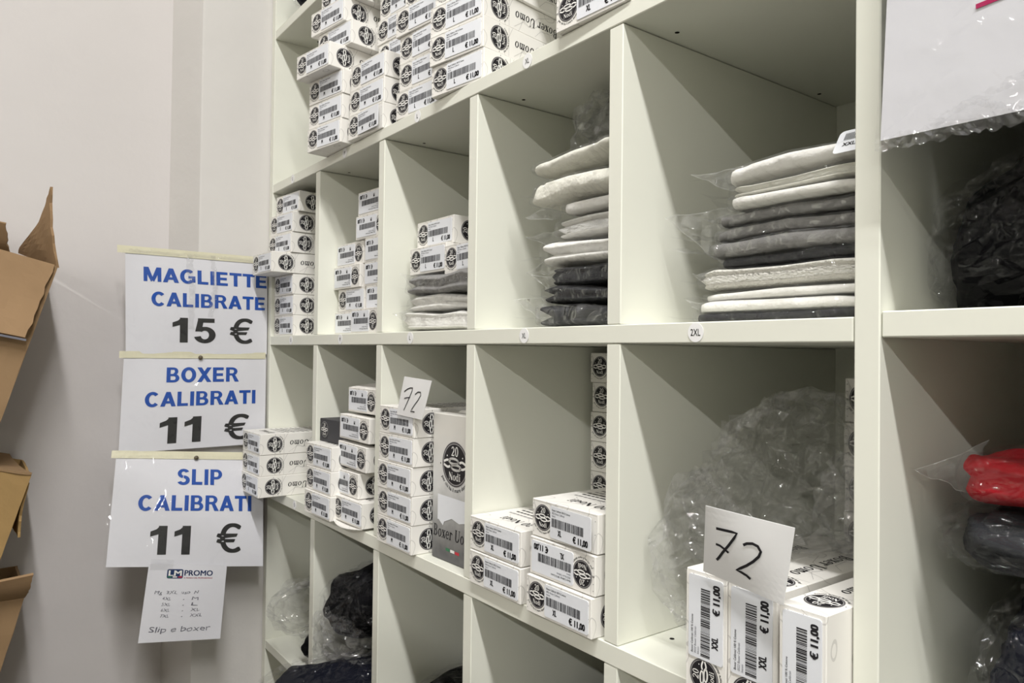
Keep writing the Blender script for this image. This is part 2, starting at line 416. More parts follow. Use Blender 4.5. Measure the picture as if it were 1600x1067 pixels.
# boxed-in pillar beside the shelves
m_ = MB(); pp = [(XL - .003, -.140), (XL - .003, .44), (XW - .01, .44), (XW - .01, -.181), (XW + .001, -.178), (XL - .006, -.1445), (XL - .0035, -.1435)]
n_ = len(pp); m_.add([(x, y, z) for z in (FLOOR, CEIL) for x, y in pp], [tuple(range(n_)), tuple(range(n_, 2 * n_))] + [(i, (i + 1) % n_, n_ + (i + 1) % n_, n_ + i) for i in range(n_)])
struct('wall_pillar', m_, 'pillar_paint')

# ceiling lamps
for i, (lx, ly, ll, lw, lc) in enumerate(LAMPS):
    root = empty('ceiling_lamp', (lx, ly, CEIL - 0.075))
    a = MB(); a.box(-ll / 2 - .03, ll / 2 + .03, -.05, .05, .022, .075, bev=.004)
    a.build('housing', 'metal_white', root)
    for sx in (-1, 1):
        b = MB(); b.box(sx * (ll / 2 + .015) - .014, sx * (ll / 2 + .015) + .014, -.03, .03, -.02, .03, bev=.003); b.build('end_cap', 'metal_white', root)
    where = ['above the aisle by the sign wall', 'above the aisle by the right shelving', 'in the far row by the sign wall', 'in the middle of the far row', 'in the far row at its right end'][i]
    tag(root, 'white ceiling tube lamp ' + where, 'lamp', 'ceiling tube lamps')

# ------------------------------------------------------------------ shelving units
unit = tag(empty('shelving_unit', (0, 0, 0)), 'tall off-white pigeonhole shelving filled with boxes and bagged clothes', 'shelving')
BV = 0.0009
def board(name, x0, x1, z0, z1, par, y0=0.0, y1=DEP, bev=BV):
    a = MB(); a.box(x0, x1, y0, y1, z0, z1, bev=bev); return a.build(name, 'melamine', par)
XR = 0.0195
board('side_panel', XL, XL + 0.0195, SB[0], SM[1], unit, y0=-0.0005)
board('side_panel', 0.0003, XR, SB[0], SM[1], unit, y0=-0.0005)
for s_ in (SM, S0, S1, S2, S3, S4, S5, SB): board('shelf_board', XL + 0.0198, -0.0006, s_[0], s_[1], unit)
rows = [(S1[0], S2[1]), (S2[0], S3[1]), (S3[0], S4[1]), (S4[0], S5[1]), (S5[0], SB[1])]
for (zt, zb) in rows:
    for k in range(1, 5):
        x = -(5 - k) * W
        board('divider', x, x + TD, zb + 0.0003, zt - 0.0007, unit, y0=0.0006)
a = MB(); a.box(XL + .002, XR - .002, DEP, DEP + .006, SB[0], SM[1]); a.build('back_panel', 'melamine', unit)
def hole(x, y, z, r=0.0026):
    a = MB(); v, f = disc(0, 0, r, 12); a.flat(v, f, lambda p, q: (x + p, y + q, z)); a.build('dowel_hole', 'hole', unit, fix=False)
for k in (2, 3, 4):
    x = -(5 - k) * W + TD
    hole(x + 0.018, 0.062, S1[0] - 0.0003); hole(x + 0.012, 0.345, S1[0] - 0.0003)
hole(-0.243 + 0.018, 0.062, S3[1] + 0.0003); hole(-1.05 + .04, .05, S1[0] - .0003)
hole(-1.24, 0.08, S0[0] - 0.0003, .005)

unit2 = tag(empty('shelving_unit', (0, 0, 0)), 'off-white shelving on the right holding black and red bagged clothes', 'shelving')
X2 = XR + 0.0006; X2R = 0.95
board('side_panel', X2R, X2R + .0195, SB[0], SM[1], unit2)
for z in (0.99, 0.66, 0.335, 0.0035, -0.345, -0.66, -0.99, -1.31):
    board('shelf_board', X2, X2R - .0003, z - .019, z, unit2, y0=0.001)
for z0 in (-0.345, 0.0035, 0.335):
    board('divider', 0.36, 0.3795, z0 + .0003, z0 + (.3295 if z0 < 0 else .312) - .0006, unit2, y0=0.002)
a = MB(); a.box(X2, X2R + .019, DEP, DEP + .006, SB[0], SM[1]); a.build('back_panel', 'melamine', unit2)

# unseen rack added across the aisle to shade the lower shelf rows
unit3 = tag(empty('shelving_unit', (0, 0, 0)), 'added unseen shelving across the aisle that shades the lower pigeonholes', 'shelving')
for x in (-.10, .88, 1.86, 2.84, 3.82): board('side_panel', x, x + .0195, FLOOR, .78, unit3, y0=-2.15, y1=-1.75)
for z in (-1.36, -1.0, -.65, -.30, .05, .40, .76):
    for x in (-.0805, .8995, 1.8795, 2.8595): board('shelf_board', x + .0003, x + .9600, z, z + .019, unit3, y0=-2.148, y1=-1.752)
a = MB(); a.box(-.0995, 3.839, -1.955, -1.949, FLOOR + .01, .775); a.build('back_panel', 'melamine', unit3)

# ------------------------------------------------------------------ printed underwear boxes
BW, BD, BH = 0.108, 0.205, 0.0418
def logo_shapes(r, big=False):
    """round badge: list of (shape, material index) ; 0 black 1 white 2 grey"""
    S = []
    S.append((disc(0, 0, r, 36), 2, 0))
    S.append((annulus(0, 0, r * .97, r * .97, r * .035, r * .035, n=36), 0, 1))
    S.append((disc(0, 0, r * .88, 36), 0, 1))
    wh = []
    wh.append(xf(serif('20', r * .42), 1, 1, 0, r * .36))
    wh.append(xf(serif('Nodi', r * .34), .95, 1, 0, -r * .70))
    # reef-knot: two loops and four rope ends
    rope = r * .105
    wh.append(annulus(-r * .10, r * .13, r * .42, r * .17, rope, rope, n=18))
    wh.append(annulus(r * .10, -r * .13, r * .42, r * .17, rope, rope, n=18))
    for sx in (-1, 1):
        pts = [(sx * r * (.36 + .5 * t), r * (.10 + .10 * math.sin(t * 3.0)) * (1 - .5 * t)) for t in [i / 5 for i in range(6)]]
        wh.append(ribbon(pts, rope)); wh.append(ribbon([(a_, -b_) for a_, b_ in pts], rope))
    wh.append(disc(-r * .60, r * .34, r * .04, 6)); wh.append(disc(r * .60, r * .34, r * .04, 6))
    S.append((merge(*wh), 1, 2))
    if big:
        dk = []
        for (cx, cy) in ((-.10, .13), (.10, -.13)):
            for i in range(22):
                t = 2 * math.pi * i / 22; c, s_ = math.cos(t), math.sin(t)
                dk.append(ribbon([(r * (cx + .33 * c), r * (cy + .08 * s_)), (r * (cx + .41 * math.cos(t + .22)), r * (cy + .16 * math.sin(t + .22)))], r * .022))
        S.append((merge(*dk), 0, 3))
    # motto along the lower arc
    v, f = text('per chi ha il mare dentro', r * .17, .012)
    x0 = min(p[0] for p in v); x1 = max(p[0] for p in v); out = []
    for x, y in v:
        t = math.radians(-90) + (x - (x0 + x1) / 2) / (r * 1.20); rr = r * 1.22 - y
        out.append((rr * math.cos(t), rr * math.sin(t)))
    S.append(((out, f), 0, 0))
    S.append((merge(disc(r * 1.14 * math.cos(-.05), r * 1.14 * math.sin(-.05), r * .04, 6), disc(-r * 1.14, -r * .06, r * .04, 6)), 0, 0))
    return S
FRONT = lambda off: (lambda u, v: (u, -off, v))
SIDE = lambda off: (lambda u, v: (BW / 2 + off, u, v))
TOP = lambda off: (lambda u, v: (u, v, BH + off))
LAY = 0.00015

def add_logo(mb, cx, cz, r, rot, plane, big=False, base=0.0002, clip=None):
    for sh, mi, lay in logo_shapes(r, big):
        mb.flat(*xf(sh, 1, 1, cx, cz, rot), plane(base + lay * LAY), mi)
LM = ['ink', 'ink_white', 'ink_grey']

a = MB(); a.box(-BW / 2, BW / 2, 0, BD, 0, BH, bev=0.0008)
for z in (0.0015, ):   # tuck flap edge on the front
    a.box(-BW / 2 + .002, BW / 2 - .002, -0.0003, 0.0006, BH - .0016, BH - .0006)
carton_o = a.build('carton', 'carton'); CARTON = carton_o.data; bpy.data.objects.remove(carton_o)
def mesh_of(mb, name, mats):
    o = mb.build(name, mats, fix=False); d = o.data; bpy.data.objects.remove(o); return d
DARKC = CARTON.copy(); DARKC.materials.clear(); DARKC.materials.append(MATS['dark_carton'])
a = MB(); add_logo(a, -BW / 2 + .0195, .0225, .0148, 0, FRONT)
# little anchors / ticks of the chart print
for (x, z) in ((-.0515, .036), (-.0515, .029), (-.0515, .012), (-.051, .005), (.050, .034), (.050, .020)):
    a.flat(*disc(x, z, .0006, 6), FRONT(.0003), 2)
a.flat(*xf(text('NE', .002, .01), 1, 1, -.0512, .020), FRONT(.0003), 2)
LOGO_F = mesh_of(a, 'front_logo', LM)
a = MB(); add_logo(a, .029, .0205, .0160, math.radians(90), SIDE)
a.flat(*rect(.0478, .0015, .0481, BH - .0015), SIDE(.0003), 2); a.flat(*rect(.0296, .0378, .0299, BH - .001), SIDE(.0003), 2)
a.flat(*xf(serif('Boxer Uomo', .0125, 'L', .12), 1, 1, .066 + .0820, .0265, math.pi), SIDE(.0003), 0)
a.flat(*ribbon([(.058, .004), (.075, .015), (.088, .012), (.105, .030), (.13, .038)], .0003), SIDE(.0002), 2)
a.flat(*ribbon([(.10, .003), (.112, .014), (.135, .016), (.15, .03), (.18, .033)], .0003), SIDE(.0002), 2)
SIDE_P = mesh_of(a, 'side_print', LM)
a = MB(); a.flat(*xf(serif('20 Nodi', .0135), 1, 1, .010, .034, math.pi), TOP(.0003), 0)
rnd = random.Random(4)
for i in range(9):
    x = -.040 + rnd.random() * .006; y = .050 + i * .0105
    while x < .040:
        l = .004 + rnd.random() * .008; a.flat(*rect(x, y, min(x + l, .044), y + .0032), TOP(.0003), 0 if i % 3 else 2); x += l + .0018
TOP_P = mesh_of(a, 'top_print', LM)
# sticker
SX0, SX1, SZ0, SZ1 = -.0205, .0500, .0035, .0385
a = MB(); v, f = rrect(SX0, SZ0, SX1, SZ1, .0022)
n_ = len(v); a.add([(x, -.0009, z) for x, z in v] + [(x, -.0001, z) for x, z in v], [tuple(range(n_))] + [(i, (i + 1) % n_, n_ + (i + 1) % n_, n_ + i) for i in range(n_)])
STICK = mesh_of(a, 'price_sticker', 'sticker')
def sticker_print(size, seed=1):
    a = MB(); rn = random.Random(seed); P_ = FRONT(.00115)
    w = SX1 - SX0; h = SZ1 - SZ0
    a.flat(*xf(text('Boxer Calibrati 100 % Cotone', h * .058, .012, w * .46, 'L'), 1, 1, SX0 + w * .05, SZ0 + h * .86), P_)
    a.flat(*xf(text('0022 Boxer Calibrati', h * .058, .004, w * .32, 'L'), 1, 1, SX0 + w * .05, SZ0 + h * .765), P_, 1)
    a.flat(*xf(text('bianco', h * .055, .004, w * .09, 'L'), 1, 1, SX0 + w * .05, SZ0 + h * .68), P_, 1)
    x = SX0 + w * .04; e_ = SX0 + w * .84
    while x < e_:
        l = rn.choice((.00035, .00035, .0007, .0011)); a.flat(*rect(x, SZ0 + h * .36, x + l, SZ0 + h * .63), P_, 0); x += l + rn.choice((.00035, .0005, .0008))
    sw = {'S': .045, 'M': .065, 'L': .045, 'XL': .095, 'XXL': .15}[size]
    a.flat(*xf(text(size, h * .18, .055, w * sw), 1, 1, SX0 + w * .25, SZ0 + h * .13), P_)
    a.flat(*xf(text('€ 11,00', h * .19, .06, w * .36), 1, 1, SX0 + w * .76, SZ0 + h * .085), P_)
    return mesh_of(a, 'sticker_print', ['ink', 'pencil'])
SPRINT = {s_: sticker_print(s_, i + 3) for i, s_ in enumerate(('S', 'M', 'L', 'XL', 'XXL'))}

def curved_flap(w, l, bend, th=.0006, n=8):
    """cardboard flap hinged along x, growing to -y and curling by bend (metres of sag at mid)"""
    a = MB(); rows_ = []
    for i in range(n + 1):
        t = i / n
        rows_.append((t * l, bend * math.sin(t * math.pi / 2)))
    vs = []; fs = []
    for (q, z) in rows_: vs += [(-w / 2, q, z), (w / 2, q, z), (w / 2, q, z + th), (-w / 2, q, z + th)]
    for i in range(n):
        for k in range(4): fs.append((4 * i + k, 4 * i + 4 + k, 4 * i + 4 + (k + 1) % 4, 4 * i + (k + 1) % 4))
    fs += [(0, 1, 2, 3), (4 * n, 4 * n + 3, 4 * n + 2, 4 * n + 1)]
    a.add(vs, fs); return a

def ubox(fl, z, yaw=0.0, size='M', flip=False, stand=False, dark=False, sz=1.0, roll=0.0, label='', group='', peel=False, prints='fst'):
    """fl = (x, y) of the front-left corner at the base"""
    yaw = math.radians(yaw); wid = BH * sz if stand else BW
    root = empty('underwear_box', (fl[0] + math.cos(yaw) * wid / 2, fl[1] + math.sin(yaw) * wid / 2, z), yaw)
    root.rotation_euler[1] = math.radians(roll)
    tag(root, label, 'box', group)
    def child(me, fl_=False, par=root, nm=None):
        o = link(nm or me.name.split('.')[0], me, par)
        if par is root:
            o.scale = (1, 1, sz)
            if stand: o.rotation_euler = (0, -math.pi / 2, 0); o.location = (BH * sz / 2, 0, BW / 2)
            elif fl_: o.rotation_euler = (0, math.pi, 0); o.location = (0, 0, BH * sz)
        return o
    child(DARKC if dark else CARTON, nm='carton')
    if 'f' in prints:
        child(LOGO_F, flip)
        if not dark:
            s_ = child(STICK, flip); child(SPRINT[size], par=s_)
            if peel:      # sticker corner peeling away from the box
                s_.rotation_euler[2] = math.radians(-4 if not flip else 4); s_.location[1] -= .0022
    if 's' in prints: child(SIDE_P)
    if 't' in prints: child(TOP_P)
    return root
ORD = ['lowest', 'second', 'third', 'fourth', 'fifth', 'sixth', 'seventh']
def stack(desc, group, z, specs, h=BH + .0004):
    out = []
    for i, sp in enumerate(specs):
        d = dict(sp); fl = d.pop('fl'); dz = d.pop('dz', None); lab = d.pop('lab', None)
        zz = z + i * h if dz is None else z + dz
        out.append(ubox(fl, zz, label=lab or ('printed underwear carton, %s from bottom in %s' % (ORD[i], desc)), group=group, **d))
    return out

Z1, Z2, Z3 = S1[1] + .0004, S2[1] + .0004, S3[1] + .0004
# --- upper row (boxes standing on the first full shelf)
G1 = 'underwear boxes on the top shelf row'
stack('the stack nearest the signs, top row', G1, Z1, [
    dict(fl=(-.996, -.038), yaw=9), dict(fl=(-.995, -.036), yaw=9), dict(fl=(-.993, -.037), yaw=9.5),
    dict(fl=(-.996, -.060), yaw=9), dict(fl=(-.982, -.026), yaw=8.5), dict(fl=(-.997, -.034), yaw=9), dict(fl=(-.985, -.020), yaw=8)])
stack('second stack from the signs, top row', G1, Z1, [
    dict(fl=(-.879, -.012), yaw=5.5, peel=True), dict(fl=(-.879, -.010), yaw=5.5), dict(fl=(-.878, -.009), yaw=5.5),
    dict(fl=(-.862, .034), yaw=6), dict(fl=(-.864, .032), yaw=6), dict(fl=(-.862, .036), yaw=5.5)])
stack('third stack from the signs, top row', G1, Z1, [
    dict(fl=(-.728, -.001), yaw=6, size='L'), dict(fl=(-.721, .0), yaw=7, size='L'), dict(fl=(-.722, .001), yaw=6, size='L'),
    dict(fl=(-.727, -.004), yaw=8, size='L'), dict(fl=(-.720, .008), yaw=6, size='L'), dict(fl=(-.724, .004), yaw=7, size='L')])
stack('fourth stack from the signs, top row', G1, Z1, [
    dict(fl=(-.606, -.010), yaw=8, size='L'), dict(fl=(-.606, -.014), yaw=9.5, size='L'), dict(fl=(-.608, -.012), yaw=9, size='L'),
    dict(fl=(-.606, -.006), yaw=8, size='L'), dict(fl=(-.604, -.008), yaw=9, size='L')])
stack('the rightmost stack on the top row', G1, Z1, [
    dict(fl=(-.339, -.008), yaw=3, size='XL'), dict(fl=(-.337, -.006), yaw=4, size='XL'), dict(fl=(-.336, -.006), yaw=4, size='XL')])

# --- middle row
G2 = 'underwear boxes in the middle shelf row'
stack('the stack beside the signs, middle row', G2, Z2, [
    dict(fl=(-1.284, .006), yaw=1, size='S'), dict(fl=(-1.284, .006), yaw=1, size='S'), dict(fl=(-1.284, .006), yaw=0, size='S'),
    dict(fl=(-1.281, -.042), yaw=1.5, size='S'), dict(fl=(-1.278, -.010), yaw=5, size='S'), dict(fl=(-1.276, -.008), yaw=5, size='S'), dict(fl=(-1.270, .002), yaw=5, size='S')])
stack('left stack, second pigeonhole of middle row', G2, Z2, [
    dict(fl=(-1.0285, .034), yaw=1, flip=True), dict(fl=(-1.016, .035), yaw=1), dict(fl=(-1.0285, .031), yaw=1, flip=True),
    dict(fl=(-1.027, .036), yaw=1.5, flip=True)])
r_ = stack('right stack, second pigeonhole of middle row', G2, Z2, [
    dict(fl=(-.905, .010), yaw=-1, flip=True), dict(fl=(-.899, .035), yaw=0, flip=True), dict(fl=(-.907, .035), yaw=.5, flip=True),
    dict(fl=(-.906, .035), yaw=1, flip=True), dict(fl=(-.940, .033), yaw=3, flip=True), dict(fl=(-.934, .034), yaw=4, flip=True)])
for o in (r_[5], ):
    fpl = curved_flap(BW - .004, .10, .009).build('lid_flap', 'carton', o); fpl.location = (0, .004, BH)
# third middle pigeonhole: three boxes lying on bagged clothes
stack('the pair on the grey clothes', G2, .0905, [
    dict(fl=(-.744, .036), yaw=0, size='L'), dict(fl=(-.743, .048), yaw=0, size='L')])
ubox((-.6348, .033), .0850, 0, 'L', label='printed white underwear carton tilted against the divider on the grey clothes', group=G2, roll=-1.5)

# --- lower row
G3 = 'underwear boxes in the lower shelf row'
stack('the stack jutting out over the lowest signs', G3, Z3, [
    dict(fl=(-1.2845, -.057), size='S'), dict(fl=(-1.286, -.055), size='S', yaw=.5), dict(fl=(-1.285, -.055), size='S', yaw=.5)])
stack('three-box stack left, second lower pigeonhole', G3, Z3, [
    dict(fl=(-1.018, -.024), yaw=2), dict(fl=(-1.022, -.020), yaw=1), dict(fl=(-1.024, -.020), yaw=2)])
ubox((-1.024, .006), Z3 + 3 * (BH + .0004), 3, dark=True, label='dark grey underwear carton lying on the three-box stack in the lower row', group=G3, prints='ft')
r_ = stack('untidy right stack, second lower pigeonhole', G3, Z3, [
    dict(fl=(-.922, -.010), yaw=2, dz=.004), dict(fl=(-.952, -.002), yaw=1, flip=True, dz=.0470), dict(fl=(-.928, .000), yaw=1, flip=True, dz=.0945, roll=1.5),
    dict(fl=(-.922, .000), yaw=2, flip=True, dz=.1420, roll=1.0), dict(fl=(-.914, .012), yaw=0, flip=True, dz=.189)], h=BH)
fpl = curved_flap(BW - .004, .10, .007).build('lid_flap', 'carton', r_[1]); fpl.location = (0, .002, BH - .001)
fpl = curved_flap(BW - .004, .12, .010).build('lid_flap', 'carton', r_[4]); fpl.location = (0, .004, BH)
# the lowest one: its bottom flap hangs open in a bow
a = MB(); n_ = 12; vs = []; fs = []
for i in range(n_ + 1):
    t = i / n_; x = -BW / 2 + t * BW; z = -.0006 - .0036 * math.sin(math.pi * t) ** .8; y = -.012 * math.sin(math.pi * t)
    vs += [(x, y, z), (x, .06, -.0008), (x, .06, -.0002), (x, y, z + .0008)]
for i in range(n_):
    for k in range(4): fs.append((4 * i + k, 4 * i + 4 + k, 4 * i + 4 + (k + 1) % 4, 4 * i + (k + 1) % 4))
a.add(vs, fs); a.build('bottom_flap', 'carton', r_[0])
stack('the five-box stack below the small 72 card', G3, Z3, [
    dict(fl=(-.756, -.009), peel=False), dict(fl=(-.755, -.009)), dict(fl=(-.755, -.010)), dict(fl=(-.753, -.009)), dict(fl=(-.752, -.009))])
stack('two-box stack, fourth lower pigeonhole', G3, Z3, [
    dict(fl=(-.5025, -.005), size='XL', yaw=-.5), dict(fl=(-.5035, -.004), size='XL', yaw=-.3)], h=BH + .0012)
stack('three-box right stack, fourth lower pigeonhole', G3, Z3, [
    dict(fl=(-.378, -.010), size='XL'), dict(fl=(-.377, -.006), size='XL', flip=True), dict(fl=(-.376, -.004), size='XL', yaw=.3, peel=True)], h=BH + .0012)
stack('rear stack, fourth lower pigeonhole', G3, Z3, [
    dict(fl=(-.494 + .002 * (i % 2), .195 + .001 * (i % 3)), size='XL') for i in range(7)])
for i, (fx, fy, sz_, lab) in enumerate(((-.1390, -.020, 1.02, 'leftmost of the three upright cartons'), (-.0955, -.020, 1.10, 'middle one of the three upright cartons'), (-.0385, -.034, .90, 'rightmost of the three upright cartons'))):
    ubox((fx, fy), Z3, 0, 'XXL', stand=True, sz=sz_, label=lab + ' under the large 72 card', group=G3)
stack('rear stack, fifth lower pigeonhole', G3, Z3, [
    dict(fl=(-.114 + .001 * (i % 2), .195), size='XXL', sz=1.06) for i in range(6)], h=BH * 1.06 + .0012)

# upright display box in the third lower pigeonhole
UW, UH, UD = .1015, .2065, .042
root = tag(empty('underwear_box', (-.633 + UW / 2, .018, Z3), math.radians(1.5)), 'large printed underwear box standing upright beside the five-box stack', 'box', G3)
a = MB(); a.box(-UW / 2, UW / 2, 0, UD, 0, UH, bev=.001); a.build('carton', 'sea_print', root)
a = MB(); add_logo(a, .006, .138, .0315, 0, FRONT, big=True); a.build('front_logo', LM, root, fix=False)
a = MB(); a.flat(*xf(serif('Boxer Uomo', .0165, 'L', .1), .86, 1, -UW / 2 + .004, .032), FRONT(.0003), 0); a.build('lettering', LM, root, fix=False)
a = MB()
for i, mi in enumerate((0, 1, 2)): a.flat(*rect(-.014 + i * .0115, .0155 - .0004 * i, -.004 + i * .0115, .0195 - .0004 * i), FRONT(.0004), mi)
a.build('flag_stripe', ['green_ink', 'ink_white', 'red_ink'], root, fix=False)
a = MB(); a.flat([(-.036, .056), (-.033, .056), (-.022, .049), (-.019, .055), (.0, .062), (.018, .058), (.046, .064), (.046, .090), (-.036, .092)], [tuple(range(9))], FRONT(.0004), 0)
a.build('viewing_window', 'sticker', root, fix=False)
a = MB(); a.box(-.030, UW / 2 - .002, .002, .0035, 0, .016, bev=.0004); fl_ = a.build('lid_flap', 'carton', root); fl_.location = (0, .02, UH - .002); fl_.rotation_euler = (math.radians(-62), 0, 0)

# ------------------------------------------------------------------ soft goods
def sgnpow(c, e): return math.copysign(abs(c) ** e, c)
def fbm(p, o=3):
    s_ = 0; a_ = 1; f_ = 1
    for _ in range(o): s_ += a_ * noise.noise(p * f_); a_ *= .5; f_ *= 2.1
    return s_
def pillow(dx, dy, dz, nu=40, nv=14, eh=.28, ev=.6, seed=0, amp=.0, nscale=14, layers=1, groove=.0, rise=0.0, crease=0.0, cscale=30):
    """superellipsoid slab sitting on z=0, half sizes dx, dy, height dz; layered folds along its edge"""
    off = Vector((seed * 3.17, seed * 1.3, seed * 7.7)); vs = []; fs = []
    def pt(u, v):
        cu, su = math.cos(u), math.sin(u); cv, sv = math.cos(v), math.sin(v)
        k = abs(cv) ** ev
        zn = sgnpow(sv, ev); gr = 1.0
        if groove and layers > 1: 
            gr = 1 - groove * (1 - abs(math.sin(math.pi * layers * (zn + 1) / 2)) ** .45)
        x = dx * k * (.6 + .4 * gr) * sgnpow(cu, eh); y = dy * k * gr * sgnpow(su, eh); z = dz * (zn + 1) / 2
        q = Vector((x, y, z * 1.5))
        if amp:
            n3 = fbm(q * nscale + off)
            z += amp * n3 * (0.25 + .75 * (zn + 1) / 2) * 1.0
            x += amp * .6 * fbm(q * nscale * 1.2 + off + Vector((9, 0, 0))); y += amp * .8 * fbm(q * nscale * 1.2 + off + Vector((0, 9, 0)))
        if crease:
            d, _ = noise.voronoi(q * cscale + off); rg = (d[1] - d[0])
            s_ = crease * (0.5 - rg); nn = Vector((x / dx, y / dy, zn)); 
            if nn.length: nn.normalize()
            x += nn.x * s_; y += nn.y * s_; z += nn.z * s_
        z += rise * (x / dx)
        return (x, y, max(z, 0.0004) if rise == 0 else z)
    for j in range(1, nv):
        v = -math.pi / 2 + math.pi * j / nv
        for i in range(nu): vs.append(pt(2 * math.pi * i / nu, v))
    vs.append(pt(0, -math.pi / 2)); vs.append(pt(0, math.pi / 2)); b_, t_ = len(vs) - 2, len(vs) - 1
    for j in range(nv - 2):
        for i in range(nu): fs.append((j * nu + i, j * nu + (i + 1) % nu, (j + 1) * nu + (i + 1) % nu, (j + 1) * nu + i))
    for i in range(nu): fs.append((b_, (i + 1) % nu, i)); fs.append((t_, (nv - 2) * nu + i, (nv - 2) * nu + (i + 1) % nu))
    a = MB(); a.add(vs, fs); return a
def crumple(vs_fn, nu, nv, seed, jit):
    """faceted film surface: jittered grid split into uneven triangles"""
    rn_ = random.Random(seed); vs = []; fs = []
    for j in range(nv + 1):
        for i in range(nu):
            ju = (rn_.random() - .5) * .9; jv = (rn_.random() - .5) * .9 if 0 < j < nv else 0
            p, n_ = vs_fn(2 * math.pi * (i + ju) / nu, -math.pi / 2 + math.pi * (j + jv) / nv)
            vs.append(tuple(p + n_ * ((rn_.random() - .5) * 2 * jit)))
    for j in range(nv):
        for i in range(nu):
            q = (j * nu + i, j * nu + (i + 1) % nu, (j + 1) * nu + (i + 1) % nu, (j + 1) * nu + i)
            if rn_.random() < .5: fs += [(q[0], q[1], q[2]), (q[0], q[2], q[3])]
            else: fs += [(q[0], q[1], q[3]), (q[1], q[2], q[3])]
    a = MB(); a.add(vs, fs); return a
def blob(name, centre, rad, film, parent, seed, nu=30, nv=20, amp=.016, nscale=9, warp=None, jit=.008):
    off = Vector((seed * 2.3, seed, seed * .7))
    def fn(u, v):
        n_ = Vector((math.cos(v) * math.cos(u), math.cos(v) * math.sin(u), math.sin(v)))
        p = Vector((n_.x * rad[0], n_.y * rad[1], n_.z * rad[2])); p += n_ * amp * fbm(p * nscale + off)
        if warp: p = warp(p)
        return p + Vector(centre), n_
    return crumple(fn, nu, nv, seed, jit).build(name, film, parent)
def skirt(x0, x1, y0, y1, z, seed, amp=.004, n=14, m=5, curl=.0, free='x0'):
    """loose flat lip of a plastic sleeve"""
    off = Vector((seed, seed * 2.1, 0)); vs = []; fs = []
    for i in range(n + 1):
        for j in range(m + 1):
            u = i / n; t = j / m
            jag = (.35 + .65 * abs(math.sin(3.3 * u + seed)) ** .6)
            x = x1 + (x0 - x1) * t * jag; y = y0 + (y1 - y0) * u
            q = Vector((x, y, 0)); vs.append((x, y, z + amp * noise.noise(q * 35 + off) * (1 + t) + curl * t * t))
    for i in range(n):
        for j in range(m): k = i * (m + 1) + j; fs.append((k, k + m + 1, k + m + 2, k + 1))
    a = MB(); a.add(vs, fs); return a
def bagged(name, label, cat, x0, x1, y0, y1, z0, z1, cloth, group=None, seed=1, layers=2, groove=.06, amp=.004, rise=0.0, film='film', lip=.035, rz=0.0, nscale=9, ev=.6, curl=0.004, fcrease=.004, cname='folded_garment', sleeve=True):
    root = tag(empty(name, ((x0 + x1) / 2, (y0 + y1) / 2, z0), rz), label, cat, group)
    dx, dy, dz = (x1 - x0) / 2, (y1 - y0) / 2, z1 - z0 + .0015
    amp *= 1.5; nscale *= 1.5
    pillow(dx, dy, dz, 84, 36 if layers > 1 else 22, .22, ev * .62, seed, amp, nscale, layers, groove, rise).build(cname, cloth, root, smooth=True)
    if sleeve:
        sl = pillow(dx + .002, dy + .003, dz + .0015, 84, 22, .2, ev * .64, seed, amp, nscale, rise=rise, crease=fcrease * .6, cscale=38)
        o = sl.build('plastic_sleeve', film, root, smooth=True); o.location = (0, 0, -.0004)
        if lip: 
            lm = skirt(-dx - lip, -dx + .012, -dy * .98, dy * .8, dz * .45 - rise * .9, seed, curl=curl)
            l = lm.build('sleeve_lip', film, o, smooth=True, fix=False)
    return root
TIPS = {   # loose film corners (tip, top, bottom), in metres
'grey': [(-0.2279, 0.05, 0.1123), (-0.1523, 0.05, 0.1151), (-0.1705, 0.05, 0.0573)] ,
'top': [(-0.1892, 0.045, 0.147), (-0.1381, 0.045, 0.1532), (-0.145, 0.045, 0.1243)] ,
'towel': [(-0.1857, 0.04, 0.0484), (-0.1641, 0.04, 0.0516), (-0.17, 0.04, 0.0298)] ,
'bot': [(-0.1918, 0.04, 0.0235), (-0.1699, 0.04, 0.0175), (-0.1813, 0.04, 0.0042)] ,
'w5': [(-0.4373, 0.03, 0.1137), (-0.3783, 0.03, 0.1219), (-0.392, 0.03, 0.0929)] ,
'w4': [(-0.4339, 0.028, 0.0684), (-0.3873, 0.028, 0.0953), (-0.4013, 0.028, 0.0681)] ,
'dk': [(-0.4211, 0.028, 0.0658), (-0.375, 0.028, 0.0607), (-0.3982, 0.028, 0.0332)] ,
'b4': [(-0.4543, 0.025, 0.0358), (-0.3971, 0.025, 0.0391), (-0.4037, 0.025, 0.0008)] ,
'cr': [(-0.4249, 0.02, 0.1348), (-0.3931, 0.02, 0.1565), (-0.3879, 0.02, 0.1327)] ,
'c3a': [(-0.7376, 0.015, 0.0915), (-0.6715, 0.015, 0.0824), (-0.6856, 0.015, 0.0352)] ,
'c3b': [(-0.7533, 0.012, 0.0278), (-0.6903, 0.012, 0.0469), (-0.695, 0.012, 0.0025)] ,
'red': [(0.0232, 0.045, -0.1152), (0.0634, 0.045, -0.0916), (0.0551, 0.045, -0.1316)] ,
}
